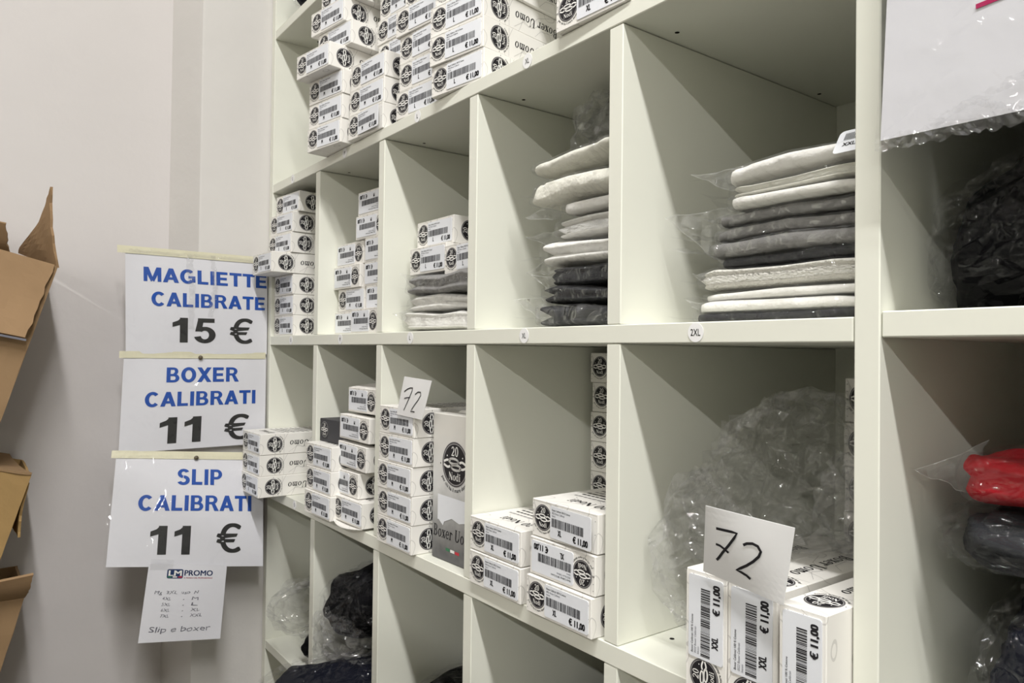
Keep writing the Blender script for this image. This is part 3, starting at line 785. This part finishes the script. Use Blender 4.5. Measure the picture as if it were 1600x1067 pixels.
def film_tip(root, key, film='film_cloudy', n=7, jit=.0016):
    P = [Vector(q) - root.location for q in TIPS[key]]; rn_ = random.Random(len(key) * 7 + ord(key[0])); nn = (P[1] - P[0]).cross(P[2] - P[0]).normalized()
    vs = []; idx = {}; fs = []
    for i in range(n + 1):
        for j in range(n + 1 - i):
            t = (i / n, j / n); p = P[0] * (1 - t[0] - t[1]) + P[1] * t[0] + P[2] * t[1]
            p = p + nn * (rn_.random() - .5) * 2 * jit + Vector(((rn_.random() - .5) * .0035, 0, (rn_.random() - .5) * .0030)) + Vector((0, .10 * (t[0] + t[1]) * .25, 0))
            idx[(i, j)] = len(vs); vs.append(tuple(p))
    for i in range(n):
        for j in range(n - i):
            fs.append((idx[(i, j)], idx[(i + 1, j)], idx[(i, j + 1)]))
            if j < n - i - 1: fs.append((idx[(i + 1, j)], idx[(i + 1, j + 1)], idx[(i, j + 1)]))
    a = MB(); a.add(vs, fs); o = a.build('sleeve_corner', film, root, fix=False)
    for q in ([vs[idx[(i, 0)]] for i in range(n + 1)], [vs[idx[(0, j)]] for j in range(n + 1)]):
        b = MB(); b.add([(x, y - .0003, z + t * .0006) for t in (0, 1) for x, y, z in q], [(i, i + 1, n + 2 + i, n + 1 + i) for i in range(n)]); b.build('sealed_seam', 'film_seam', o, fix=False)

GC = 'bagged folded clothes in the middle row'
# third pigeonhole: white then grey
film_tip(bagged('bagged_garment', 'flat white garment in clear film at the bottom under the grey one', 'clothing', -.752, -.532, .022, .30, .0006, .030, 'white_cloth', GC, 2, 3, .08, .005), 'c3b')
bagged('bagged_garment', 'creamy white garment in clear film between white and grey ones', 'clothing', -.748, -.533, .026, .30, .030, .054, 'white_cloth', GC, 3, 2, .08, .005)
film_tip(bagged('bagged_garment', 'grey folded garment in clear film carrying three small cartons', 'clothing', -.738, -.533, .020, .29, .054, .086, 'slate_cloth', GC, 4, 2, .10, .005), 'c3a')
# fourth pigeonhole
film_tip(bagged('bagged_garment', 'lowest charcoal garment in crumpled film in the XL pigeonhole', 'clothing', -.420, -.270, .028, .32, .0006, .027, 'charcoal_cloth', GC, 11, 2, .1, .007, film='film_cloudy', lip=.045), 'b4')
film_tip(bagged('bagged_garment', 'second charcoal garment from the bottom in the XL pigeonhole', 'clothing', -.414, -.270, .030, .32, .027, .048, 'charcoal_cloth', GC, 12, 2, .1, .005, lip=.035), 'dk')
bagged('bagged_garment', 'thin near-black folded garment under the white ones in the XL pigeonhole', 'clothing', -.402, -.270, .032, .32, .048, .072, 'charcoal_cloth', GC, 13, 3, .1, .004, lip=.05)
film_tip(bagged('bagged_garment', 'white folded shirt lying directly on the black garments', 'clothing', -.416, -.270, .029, .32, .072, .104, 'white_cloth', GC, 14, 2, .12, .004, ev=.75), 'w4')
film_tip(bagged('bagged_garment', 'ribbed white folded shirt, second white one above the black garments', 'clothing', -.396, -.270, .034, .32, .104, .132, 'white_cloth', GC, 15, 3, .12, .003, lip=.06, ev=.75), 'w5')
bagged('bagged_garment', 'small white folded garment squeezed below the cream packs', 'clothing', -.374, -.270, .030, .30, .1325, .147, 'white_cloth', GC, 16, 1, 0, .003, lip=.02)
film_tip(bagged('bagged_garment', 'plump cream garment pack with a sealed film corner', 'clothing', -.432, -.268, .020, .28, .147, .184, 'cream_cloth', GC, 17, 1, 0, .007, rise=.001, ev=.95, lip=.012), 'cr')
bagged('bagged_garment', 'topmost cream garment pack tilting upwards on its pile', 'clothing', -.428, -.268, .022, .26, .186, .206, 'cream_cloth', GC, 18, 1, 0, .005, rise=.003, ev=1.1, lip=.006)
# crumpled film on top
root = tag(empty('crumpled_film', (-.372, .125, .214)), 'ball of crumpled clear film squeezed on top of the cream packs', 'plastic film')
blob('film_ball', (0, 0, .040), (.046, .06, .043), 'film_cloudy', root, 31, 26, 16, .012, 20, None, .009)
blob('film_core', (0, 0, .036), (.036, .046, .034), 'film_cloudy', root, 33, 22, 14, .010, 26, None, .008)
# fifth pigeonhole
film_tip(bagged('bagged_garment', 'thin black garment in film at the very bottom of the 2XL pile', 'clothing', -.196, -.006, .045, .35, .0006, .0095, 'charcoal_cloth', GC, 21, 1, 0, .002, lip=.03), 'bot')
bagged('bagged_garment', 'smooth white garment second from the bottom of the 2XL pile', 'clothing', -.192, -.006, .045, .35, .0095, .0215, 'white_cloth', GC, 22, 1, 0, .002, lip=.03)
bagged('bagged_garment', 'flat white garment just under the towelling one', 'clothing', -.187, -.006, .048, .35, .0215, .030, 'white_cloth', GC, 23, 1, 0, .002, lip=.02)
film_tip(bagged('bagged_garment', 'thick white towelling garment in the 2XL pile', 'clothing', -.193, -.006, .045, .35, .030, .054, 'towel_cloth', GC, 24, 3, .08, .003, lip=.02, ev=.8), 'towel')
bagged('bagged_garment', 'near-black layer standing in for the shadow gap above the towelling', 'clothing', -.178, -.006, .060, .35, .054, .064, 'charcoal_cloth', GC, 25, 1, 0, .003, lip=.02)  # dark slab put in for the shadow gap under the grey garments
bagged('bagged_garment', 'lower grey folded garment in the cloudy film sleeve', 'clothing', -.182, -.006, .052, .35, .064, .080, 'slate_cloth', GC, 26, 1, .0, .003, film='film_cloudy', lip=.055, curl=.010)
film_tip(bagged('bagged_garment', 'middle grey folded garment in the cloudy film sleeve', 'clothing', -.180, -.006, .055, .35, .080, .094, 'slate_cloth', GC, 27, 1, .0, .003, film='film_cloudy', lip=.05, curl=.008), 'grey')
bagged('bagged_garment', 'upper grey folded garment in the cloudy film sleeve', 'clothing', -.176, -.006, .055, .35, .094, .107, 'slate_cloth', GC, 28, 1, .0, .003, film='film_cloudy', lip=.03)
bagged('bagged_garment', 'thin white garment lying on the grey ones', 'clothing', -.152, -.006, .042, .35, .107, .117, 'white_cloth', GC, 29, 1, 0, .002, lip=.02)
bagged('bagged_garment', 'off-white ribbed garment second from the top of the 2XL pile', 'clothing', -.152, -.006, .044, .35, .117, .129, 'cream_cloth', GC, 30, 2, .1, .002, lip=.03)
top_g = bagged('bagged_garment', 'topmost smooth white garment of the 2XL pile with a barcode sticker', 'clothing', -.154, -.006, .040, .35, .129, .153, 'white_cloth', GC, 34, 1, 0, .004, rise=.003, lip=.05, ev=.85)
a = MB(); v, f = rrect(-.02, -.013, .02, .013, .004); a.add([(x, 0, z) for x, z in v], f)
for i in range(12): a.flat(*rect(-.014 + i * .0013, .001, -.0134 + i * .0013, .009), lambda u, w_: (u, -.0004, w_), 1)
a.flat(*xf(text('XXL', .004, .02), 1, 1, -.008, -.006), lambda u, w_: (u, -.0004, w_), 1)
film_tip(top_g, 'top')
o = a.build('barcode_sticker', ['sticker', 'ink'], top_g, fix=False); o.location = (.064, -.1565, .016); o.rotation_euler = (math.radians(-35), 0, 0)

# big crumpled clear bag in the fifth lower pigeonhole
root = tag(empty('plastic_bag', (-.13, .12, Z3)), 'big crumpled clear bag behind the large 72 card', 'plastic bag')
def clampcell(o, x0, x1, y0, y1, z0, z1):
    for v in o.data.vertices:
        v.co.x = min(max(v.co.x, x0), x1); v.co.y = min(max(v.co.y, y0), y1); v.co.z = min(max(v.co.z, z0), z1)
def wrp(p):
    p.z += .25 * p.x + .10 * p.y     # sagging towards the front left
    return p
def keep_off(o):
    # the film lies on the upright cartons, not in them
    for v in o.data.vertices:
        if v.co.x > -.016 and v.co.y < .070: v.co.z = max(v.co.z, .112)
o = blob('bag_film', (-.028, .02, .153), (.086, .085, .098), 'film_facet', root, 3, 40, 26, .018, 9, wrp, .010)
clampcell(o, -.109, .110, -.112, .073, .003, .30); keep_off(o)
o = blob('bag_fold', (-.066, -.050, .095), (.042, .045, .072), 'film_facet', root, 8, 24, 18, .012, 14, None, .009)
clampcell(o, -.109, .110, -.112, .073, .003, .30); keep_off(o)
o = blob('inner_crumple', (.070, .030, .150), (.050, .045, .060), 'film_facet', root, 12, 28, 18, .012, 12, None, .010)
clampcell(o, -.109, .125, -.105, .073, .003, .30); keep_off(o)

# lower row of pigeonholes: black clothes in film
G4 = 'bagged dark clothes in the row below'
def black_heap(label, x0, x1, y0, y1, z0, z1, cloth, seed, rise=0.0, film='film', pad=.008, amp=.012, crease=.012, group=G4, rot=(0, 0, 0)):
    root = tag(empty('bagged_clothes', ((x0 + x1) / 2, (y0 + y1) / 2, z0)), label, 'clothing', group)
    root.rotation_euler = rot
    dx, dy, dz = (x1 - x0) / 2, (y1 - y0) / 2, z1 - z0
    pillow(dx, dy, dz, 56, 26, .45, .7, seed, amp, 16, 3, .05, rise, crease=crease * .5, cscale=20).build('dark_clothes', cloth, root, smooth=True)
    def fn(u, v):
        cu, su, cv, sv = math.cos(u), math.sin(u), math.cos(v), math.sin(v); k = abs(cv) ** .7
        x = (dx + pad) * k * sgnpow(cu, .45); y = (dy + pad) * k * sgnpow(su, .45); z = (dz + pad * .7) * (sgnpow(sv, .7) + 1) / 2 + rise * x / dx
        return Vector((x, y, max(z, .0002))), Vector((x / dx, y / dy, sv)).normalized()
    o = crumple(fn, 56, 26, seed, .008).build('bag_film', 'film_dark', root)
    for v in o.data.vertices: v.co.z = max(v.co.z, .0003 if rise <= 0 else -rise * .6)
    return root
Z4 = S4[1] + .0005
root = tag(empty('plastic_bag', (-1.175, .05, -.60)), 'small crumpled clear bag on the black garment nearest the wall', 'plastic bag')
o = blob('bag_film', (0, 0, .045), (.095, .075, .045), 'film_facet', root, 21, 32, 18, .012, 14, None, .009); clampcell(o, -.108, .11, -.10, .20, .003, .12)
black_heap('black garment heap below the small crumpled clear bag', -1.145, -1.060, .02, .26, Z4, -.585, 'black_cloth', 40, pad=.003)
black_heap('black shiny film-wrapped clothes in the second pigeonhole from the wall', -1.005, -.800, -.005, .26, -.535, -.405, 'black_cloth', 41, rise=.034)
root = tag(empty('plastic_bag', (-.925, -.005, -.60)), 'clear crumpled film hanging under the black shiny clothes', 'plastic bag')
o = blob('bag_film', (0, .03, .075), (.085, .055, .055), 'film_facet', root, 25, 30, 18, .012, 14, None, .009)
black_heap('navy clothes in glossy film spilling over the shelf edge at the bottom', -.985, -.800, -.115, .14, Z4, -.560, 'navy_cloth', 42, rise=.020, film='film', pad=.014)
black_heap('black clothes low in the third pigeonhole of the bottom row', -.752, -.535, .030, .36, Z4, -.520, 'black_cloth', 43, rise=.020)
black_heap('black clothes deep in the fourth pigeonhole of the bottom row', -.490, -.275, .050, .36, Z4, -.475, 'black_cloth', 44, rise=.020)
# top left corner: dark goods above
black_heap('dark blue bagged goods on the topmost visible shelf', -1.215, -1.06, -.004, .26, S0[1] + .0005, .80, 'navy_cloth', 45, group=None)

# right-hand unit
GR = 'bagged clothes in the right shelving'
black_heap('black clothes in film on the upper right shelf', .032, .148, .045, .36, .0041, .125, 'black_cloth', 51, rise=.02, group=GR, film='film', pad=.012)
black_heap('added tall black pile, mostly out of view, darkening the upper right shelf', .150, .352, .020, .39, .0041, .270, 'black_cloth', 55, group=GR, pad=.004)  # added mostly out of frame to cut the light inside this cell
black_heap('added tall dark pile, mostly out of view, darkening the lower right shelf', .170, .352, .020, .39, -.3445, -.060, 'charcoal_cloth', 56, group=GR, pad=.004)  # same for the cell below: extra pile that keeps it dark
black_heap('navy clothes in glossy film at the bottom of the lower right shelf', .064, .166, .040, .36, -.3445, -.195, 'navy_cloth', 52, group=GR, pad=.010)
black_heap('black garment in film right under the red one', .044, .166, .040, .34, -.188, -.138, 'charcoal_cloth', 53, group=GR, pad=.012)
film_tip(bagged('bagged_garment', 'bright red garment in clear film on the lower right shelf', 'clothing', .052, .166, .042, .33, -.138, -.097, 'red_cloth', GR, 54, 2, .08, .007, lip=.05, ev=.8, fcrease=.007), 'red')

# ------------------------------------------------------------------ signs on the wall
class Sheet:
    """thin sheet spanned by four corners (tl, tr, br, bl) with a slight bulge towards the viewer"""
    def __init__(s, tl, tr, br, bl, bulge=0.0, nrm=None):
        s.c = [Vector(q) for q in (tl, tr, br, bl)]; s.b = bulge
        n_ = (s.c[1] - s.c[0]).cross(s.c[3] - s.c[0]).normalized()
        s.n = -n_ if nrm is not None and n_.dot(Vector(nrm)) < 0 else n_
        s.w = (s.c[1] - s.c[0]).length; s.h = (s.c[3] - s.c[0]).length
    def p(s, u, v, off=0.0):   # u right 0..1, v down 0..1
        a = s.c[0].lerp(s.c[1], u); b = s.c[3].lerp(s.c[2], u)
        return a.lerp(b, v) + s.n * (off + s.b * math.sin(math.pi * min(max(u, 0), 1)) * math.sin(math.pi * min(max(v, 0), 1)))
    def slab(s, name, m, par, th=.0004, n=10, off=0.0, u0=0, u1=1, v0=0, v1=1, wav=0.0, seed=0, single=False):
        vs = []; fs = []; ks = (0,) if single else (0, 1)
        for k in ks:
            for j in range(n + 1):
                for i in range(n + 1):
                    u = u0 + (u1 - u0) * i / n; v = v0 + (v1 - v0) * j / n
                    wv = wav * noise.noise(Vector((u * 9, v * 6, seed)))
                    vs.append(tuple(s.p(u, v, off + wv + (th if k else 0))))
        N = n + 1
        for k in ks:
            for j in range(n):
                for i in range(n): q = k * N * N + j * N + i; fs.append((q, q + 1, q + N + 1, q + N))
        for i in range(0 if single else n):
            for (a_, b_) in ((i, i + 1), (n * N + i, n * N + i + 1), (i * N, (i + 1) * N), (i * N + n, (i + 1) * N + n)): fs.append((a_, b_, N * N + b_, N * N + a_))
        a = MB(); a.add(vs, fs); return a.build(name, m, par, smooth=single)
    def decal(s, mb, shape, cu, cv, off=.001, mi=0):
        """shape in metres around (cu, cv)"""
        mb.add([s.p(cu + x / s.w, cv - y / s.h, off) for x, y in shape[0]], shape[1], mi)

def crease_strip(sh, pts, wid, seed, par, off=.0035, n=46, m=3, jit=.0022):
    """puckered band of pouch film along a line on the sheet (u, v)"""
    rn_ = random.Random(seed); vs = []; fs = []; seg = len(pts) - 1
    for i in range(n + 1):
        t = i / n * seg; k = min(int(t), seg - 1); q = t - k
        u = pts[k][0] + (pts[k + 1][0] - pts[k][0]) * q; v = pts[k][1] + (pts[k + 1][1] - pts[k][1]) * q
        du, dv = (pts[k + 1][0] - pts[k][0]) * sh.w, (pts[k + 1][1] - pts[k][1]) * sh.h; l = math.hypot(du, dv)
        for j in range(m + 1):
            o_ = (j / m - .5) * wid * (.6 + .8 * rn_.random())
            vs.append(tuple(sh.p(u - dv / l * o_ / sh.w, v + du / l * o_ / sh.h, off + (rn_.random() - .5) * 2 * jit * (1 if 0 < j < m else .3))))
    for i in range(n):
        for j in range(m): q = i * (m + 1) + j; fs += [(q, q + 1, q + m + 2), (q, q + m + 2, q + m + 1)]
    a = MB(); a.add(vs, fs); return a.build('pouch_crease', 'film_facet', par, fix=False)
def price_sign(label, sh, lines, price, cx=.52, tape_l=0.0, bottom=False):
    root = tag(empty('price_sign'), label, 'sign', 'laminated price signs')
    sh.slab('paper_sheet', 'paper', root)
    a = MB()
    for (s_, cu, cv, h, w) in lines: sh.decal(a, block(s_, h, w), cu, cv)
    a.build('heading', 'blue_ink', root, fix=False)
    a = MB()
    (num, cu, cv, h, w), (eu, ev_, eh, ew) = price
    sh.decal(a, block(num, h, w), cu, cv); sh.decal(a, text('€', eh, .018, ew), eu, ev_)
    a.build('price', 'sign_black', root, fix=False)
    sh.slab('plastic_pouch', 'film_flat', root, th=.0003, n=24, off=.0022, u0=-.02, u1=1.0, v0=-.01, v1=1.01, wav=.0022, seed=len(label), single=True)
    sh.slab('tape_strip', 'tape', root, th=.0003, n=12, off=.0014, u0=-.03 - tape_l, u1=.995, v0=-.050, v1=.022, wav=.0008)
    return root
XP = XL + .0015
NX = (1, 0, 0)
s1 = Sheet((XP, -.2800, .1600), (XP, -.0030, .1600), (XP + .004, -.0030, -.0390), (XP + .004, -.2760, -.0400), .004, NX)
sg = price_sign('price sign for MAGLIETTE CALIBRATE at 15 euro, topmost on the wall', s1,
           [('MAGLIETTE', .555, .285, .0285, .246), ('CALIBRATE', .575, .525, .0280, .228)], (('15', .455, .885, .050, .088), (.80, .885, .050, .048)), tape_l=.02)
crease_strip(s1, [(.42, .0), (.44, .35), (.43, .75)], .012, 11, sg, n=30)
crease_strip(s1, [(.585, -.02), (.60, .3), (.57, .62)], .010, 12, sg, n=26)
crease_strip(s1, [(.02, -.005), (.98, -.005)], .007, 13, sg, n=60)
s2 = Sheet((XP + .003, -.2790, -.0445), (XP + .003, -.0040, -.0450), (XP + .010, -.0060, -.2300), (XP + .010, -.2860, -.2320), .004, NX)
price_sign('price sign for BOXER CALIBRATI at 11 euro, middle one on the wall', s2,
           [('BOXER', .535, .28, .0300, .142), ('CALIBRATI', .535, .535, .0290, .215)], (('11', .40, .93, .052, .088), (.785, .93, .050, .050)))
s3 = Sheet((XP + .012, -.2900, -.2360), (XP + .012, -.0090, -.2610), (XP + .075, -.0270, -.4740), (XP + .075, -.3130, -.4290), .004, NX)
price_sign('price sign for SLIP CALIBRATI at 11 euro, lowest and tilted outwards', s3,
           [('SLIP', .545, .265, .0300, .088), ('CALIBRATI', .535, .505, .0290, .215)], (('11', .38, .895, .052, .082), (.755, .875, .050, .048)))
for (y, z, dx, lab) in ((-.139, -.0470, .005, 'between the two upper price signs'), (-.146, -.2500, .015, 'between the two lower price signs')):
    root = tag(empty('push_pin', (XP + dx, y, z)), 'small dark push pin ' + lab, 'pin', 'push pins on the signs')
    a = MB(); prof = [(0, .0), (.0042, .0), (.0046, .002), (.0040, .0040), (.0015, .0052), (0, .0053)]; N = 14
    vs = []; fs = []
    for (r, h) in prof:
        for i in range(N): t = 2 * math.pi * i / N; vs.append((h, r * math.cos(t), r * math.sin(t)))
    for j in range(len(prof) - 1):
        for i in range(N): fs.append((j * N + i, j * N + (i + 1) % N, (j + 1) * N + (i + 1) % N, (j + 1) * N + i))
    a.add(vs, fs); a.build('pin_head', 'pin', root, smooth=True)
    a = MB(); a.box(-.012, .0, -.0005, .0005, -.0005, .0005); a.build('pin_shaft', 'pin', root)

# note sheet below the signs
s4 = Sheet((XP + .0795, -.2420, -.4330), (XP + .0795, -.1000, -.4585), (XP + .095, -.1150, -.5960), (XP + .095, -.2610, -.5720), .003, NX)
root = tag(empty('note_sheet'), 'handwritten size note with a printed LM PROMO heading under the signs', 'note')
s4.slab('paper_sheet', 'paper', root)
s4.slab('tape_strip', 'film_flat', root, off=.0008, u0=.02, u1=.30, v0=-.06, v1=.08, th=.0002)
a = MB(); s4.decal(a, rrect(-.0145, -.0085, .0145, .0085, .003), .335, .125, .0008, 0)
s4.decal(a, text('LM', .0098, .03, .024), .335, .150, .0011, 1)
s4.decal(a, rect(-.013, -.0068, -.006, -.0048), .335, .125, .0011, 2); s4.decal(a, rect(-.004, -.0068, .004, -.0048), .335, .125, .0011, 1); s4.decal(a, rect(.006, -.0068, .013, -.0048), .335, .125, .0011, 3)
a.build('logo_badge', ['navy_ink', 'ink_white', 'green_ink', 'red_ink'], root, fix=False)
a = MB(); s4.decal(a, text('PROMO', .0100, .025, .053), .635, .147, .0008, 0)
s4.decal(a, text('IL MONDO DEL PROMOZIONALE', .0022, .02, .053), .635, .185, .0008, 1)
a.build('logo_lettering', ['navy_ink', 'red_ink'], root, fix=False)
a = MB(); rn = random.Random(2)
def hand(s_, cu, cv, h, w, al='L'):
    v, f = text(s_, h, -.012, w, al, .18)
    v = [(x + .0006 * math.sin(x * 700 + y * 300), y + .0006 * math.sin(x * 430)) for x, y in v]
    s4.decal(a, (v, f), cu, cv, .0008)
hand('Mg  3XL  uso  N', .11, .385, .0058, .078)
for i, (p_, q_) in enumerate((('4XL', 'M'), ('5XL', 'L'), ('6XL', 'XL'), ('7XL', 'XXL'))):
    cv = .465 + i * .074
    hand(p_, .21, cv, .0056, .016); hand('.', .465, cv, .008, .0022); hand(q_, .575, cv, .0056, .007 + .005 * len(q_))
hand('Slip e boxer', .10, .875, .0100, .108)
a.build('handwriting', 'pencil', root, fix=False)

# ------------------------------------------------------------------ handwritten 72 cards
def card72(label, sh, k):
    root = tag(empty('number_card'), label, 'card', 'handwritten 72 cards')
    sh.slab('card', 'card', root, n=12)
    a = MB()
    for pts, w in k: sh.decal(a, ribbon([((x - .5) * sh.w, (.5 - y) * sh.h) for x, y in pts], w), .5, .5, .0009)
    a.build('number', 'ink', root, fix=False)
NY = (0, -1, 0)
cb = Sheet((-.1015, -.0420, -.1530), (-.0210, -.0420, -.1555), (-.0335, -.0365, -.2165), (-.1180, -.0235, -.2135), .0022, NY)
two_b = [(.50, .38), (.54, .345), (.60, .325), (.66, .34), (.70, .40), (.685, .47), (.63, .56), (.56, .645), (.49, .715), (.445, .76), (.50, .765), (.57, .785), (.615, .815)]
card72('large handwritten 72 card leaning on the upright cartons', cb, [
    ([(.155, .275), (.25, .265), (.345, .255), (.41, .255), (.385, .33), (.33, .45), (.26, .585), (.205, .70), (.185, .73)], .0024),
    ([(.165, .50), (.22, .50), (.28, .525), (.335, .555)], .0021), (two_b, .0024)])
ca = Sheet((-.6660, -.0135, -.0660), (-.5870, -.0140, -.0695), (-.6150, -.0125, -.1255), (-.6900, -.0125, -.1230), .0008, NY)
card72('small tilted handwritten 72 card on the five-box stack', ca, [
    ([(.13, .38), (.22, .31), (.33, .26), (.42, .25), (.42, .34), (.38, .50), (.32, .68), (.28, .80), (.26, .85)], .0018),
    ([(.19, .55), (.28, .52), (.40, .50)], .0017),
    ([(.56, .40), (.64, .33), (.73, .32), (.76, .40), (.71, .53), (.62, .67), (.56, .78), (.53, .85), (.60, .84), (.68, .84)], .0018)])

# ------------------------------------------------------------------ round size stickers on the shelf edges
def size_sticker(s_, x, z, where, r=.0088):
    root = tag(empty('size_sticker', (x, -.0002, z)), 'round white size sticker reading %s %s' % (s_, where), 'sticker', 'round size stickers on the shelf edges')
    a = MB(); v, f = disc(0, 0, r, 28); n_ = len(v)
    a.add([(p, -.0004, q) for p, q in v] + [(p, 0, q) for p, q in v], [tuple(range(n_))] + [(i, (i + 1) % n_, n_ + (i + 1) % n_, n_ + i) for i in range(n_)])
    a.build('disc', 'card', root)
    a = MB(); a.flat(*xf(text(s_, r * .72, .006, r * {1: .42, 2: .85, 3: 1.25}[len(s_)]), 1, 1, 0, -r * .34), lambda u, w_: (u, -.0006, w_)); a.build('size_letters', 'ink', root, fix=False)
for s_, x, sh_, where in (('S', -1.170, S1, 'on the top shelf edge'), ('M', -.918, S1, 'on the top shelf edge'), ('L', -.662, S1, 'on the top shelf edge'), ('XL', -.400, S1, 'on the top shelf edge'),
                   ('S', -1.165, S2, 'on the middle shelf edge'), ('M', -1.065 + .14, S2, 'on the middle shelf edge'), ('L', -.745 + .07, S2, 'on the middle shelf edge'), ('XL', -.400, S2, 'on the middle shelf edge'), ('2XL', -.147, S2, 'on the middle shelf edge'),
                   ('S', -1.130, S3, 'on the lower shelf edge')):
    size_sticker(s_, x, (sh_[0] + sh_[1]) / 2, where)

# ------------------------------------------------------------------ laminated sheet hanging at the upper right
CREASE_A = [(0.062, 0.1232), (0.0908, 0.1326), (0.1153, 0.141), (0.2, 0.185)]
CREASE_B = [(0.0908, 0.1306), (0.1051, 0.124), (0.1154, 0.1229)]
hs = Sheet((.0440, -.028, .4000), (.3410, -.028, .4000), (.3245, -.021, .1145), (.0285, -.021, .1170), .003, NY)
root = tag(empty('hanging_sign'), 'glossy white laminated sheet with magenta print hanging on the right shelving', 'sign')
hs.slab('paper_sheet', 'paper', root, v1=.985, u0=.004)
hs.slab('plastic_pouch', 'film_pouch', root, th=.0004, n=40, off=.0020, u0=-.006, u1=1.006, v0=0, v1=1.012, wav=.0040, seed=4, single=True)
def hsuv(x, z): return ((x - .0265) / .2965, (.400 - z) / .2840)
crease_strip(hs, [(-.004, .997), (1.004, .997)], .010, 3, root, n=90)
crease_strip(hs, [hsuv(*q) for q in CREASE_A], .0055, 5, root, n=40)
crease_strip(hs, [hsuv(*q) for q in CREASE_B], .0045, 6, root, n=26)
a = MB()
hs.decal(a, ribbon([(-.002, .0), (.12, .0095)], .0030), .205, .735, .001); hs.decal(a, ribbon([(0, 0), (.010, .028)], .0065), .222, .705, .001)
a.build('magenta_print', 'magenta_ink', root, fix=False)

# ------------------------------------------------------------------ cardboard cartons at the left edge
def panel(name, quad, th, m, par, ny=4, jag=0.0, seed=0, bend=0.0):
    """thick cardboard panel from four corners"""
    c = [Vector(q) for q in quad]; n_ = (c[1] - c[0]).cross(c[3] - c[0]).normalized(); rn_ = random.Random(seed)
    N = 10; vs = []; fs = []
    for k in (0, 1):
        for j in range(N + 1):
            for i in range(N + 1):
                u, v = i / N, j / N
                p = c[0].lerp(c[1], u).lerp(c[3].lerp(c[2], u), v)
                p = p + n_ * (k * th + bend * math.sin(math.pi * v) + .0015 * noise.noise(p * 30))
                if jag and (i in (0, N) or j in (0, N)): p = p + (c[1] - c[0]).normalized() * jag * noise.noise(p * 90 + Vector((seed, 0, 0)))
                vs.append(tuple(p))
    R_ = N + 1
    for k in (0, 1):
        for j in range(N):
            for i in range(N): q = k * R_ * R_ + j * R_ + i; fs.append((q, q + 1, q + R_ + 1, q + R_))
    for i in range(N):
        for (a_, b_) in ((i, i + 1), (N * R_ + i, N * R_ + i + 1), (i * R_, (i + 1) * R_), (i * R_ + N, (i + 1) * R_ + N)): fs.append((a_, b_, R_ * R_ + b_, R_ * R_ + a_))
    a = MB(); a.add(vs, fs); return a.build(name, m, par)
GCB = 'brown cartons stacked at the left edge'
def carton(label, x, yz, depth, m, flaps):
    """open brown carton; yz = front face corners tl,tr,br,bl in the wall-parallel plane; depth runs to the wall"""
    root = tag(empty('cardboard_carton'), label, 'carton', GCB)
    F = [(x, y, z) for y, z in yz]; B = [(x - depth, y, z) for y, z in yz]
    panel('front_panel', F, .004, m, root)
    panel('back_panel', B, .004, m, root)
    panel('side_panel', (F[1], B[1], B[2], F[2]), .004, m, root)
    panel('side_panel', (F[0], B[0], B[3], F[3]), .004, m, root)
    panel('bottom_panel', (F[3], F[2], B[2], B[3]), .004, m, root)
    for (nm, q, mm, jag, seed) in flaps: panel(nm, q, .004, mm, root, jag=jag, seed=seed, bend=.004)
    return root
xa = -1.20
r_a = carton('open brown carton with one flap standing up, topmost on the left', xa, [(-.640, .175), (-.4000, .110), (-.487, -.190), (-.727, -.125)], .20, 'corrugated', [
    ('top_flap', ((xa - .20, -.445, .150), (xa, -.398, .108), (xa + .004, -.411, .246), (xa - .06, -.420, .190)), 'corrugated_light', .006, 3),
    ('front_flap', ((xa + .006, -.620, .166), (xa + .006, -.404, .112), (xa + .022, -.446, -.014), (xa + .022, -.650, .030)), 'corrugated_light', .003, 5),
    ('back_flap', ((xa - .20, -.640, .175), (xa - .20, -.46, .145), (xa - .16, -.47, .20), (xa - .16, -.62, .22)), 'corrugated', .004, 6)])
a = MB(); a.box(-.0, .001, -.20, 0, -.002, .0015); o = a.build('metal_strip', 'pencil', r_a); o.location = (xa + .024, -.445, -.018); o.rotation_euler = (math.radians(-12), 0, 0)
r_b = carton('yellowish brown carton in the middle of the left edge', xa, [(-.640, -.195), (-.432, -.246), (-.487, -.430), (-.700, -.385)], .20, 'corrugated_yellow', [
    ('top_flap', ((xa - .20, -.640, -.190), (xa - .20, -.455, -.232), (xa + .002, -.431, -.243), (xa + .002, -.620, -.196)), 'corrugated', .004, 8),
    ('side_flap', ((xa - .01, -.434, -.262), (xa - .15, -.434, -.262), (xa - .15, -.452, -.350), (xa - .01, -.444, -.352)), 'corrugated_yellow', .006, 9)])
r_c = carton('open brown carton lowest on the left edge', xa, [(-.640, -.450), (-.437, -.447), (-.520, -.760), (-.720, -.740)], .20, 'corrugated', [
    ('front_flap', ((xa + .004, -.640, -.447), (xa + .004, -.437, -.447), (xa + .035, -.430, -.403), (xa + .035, -.620, -.420)), 'corrugated_light', .005, 11)])
r_d = carton('big brown carton under the stack at the left edge', xa + .05, [(-.80, -.765), (-.50, -.765), (-.50, FLOOR + .001), (-.80, FLOOR + .001)], .255, 'corrugated', [])
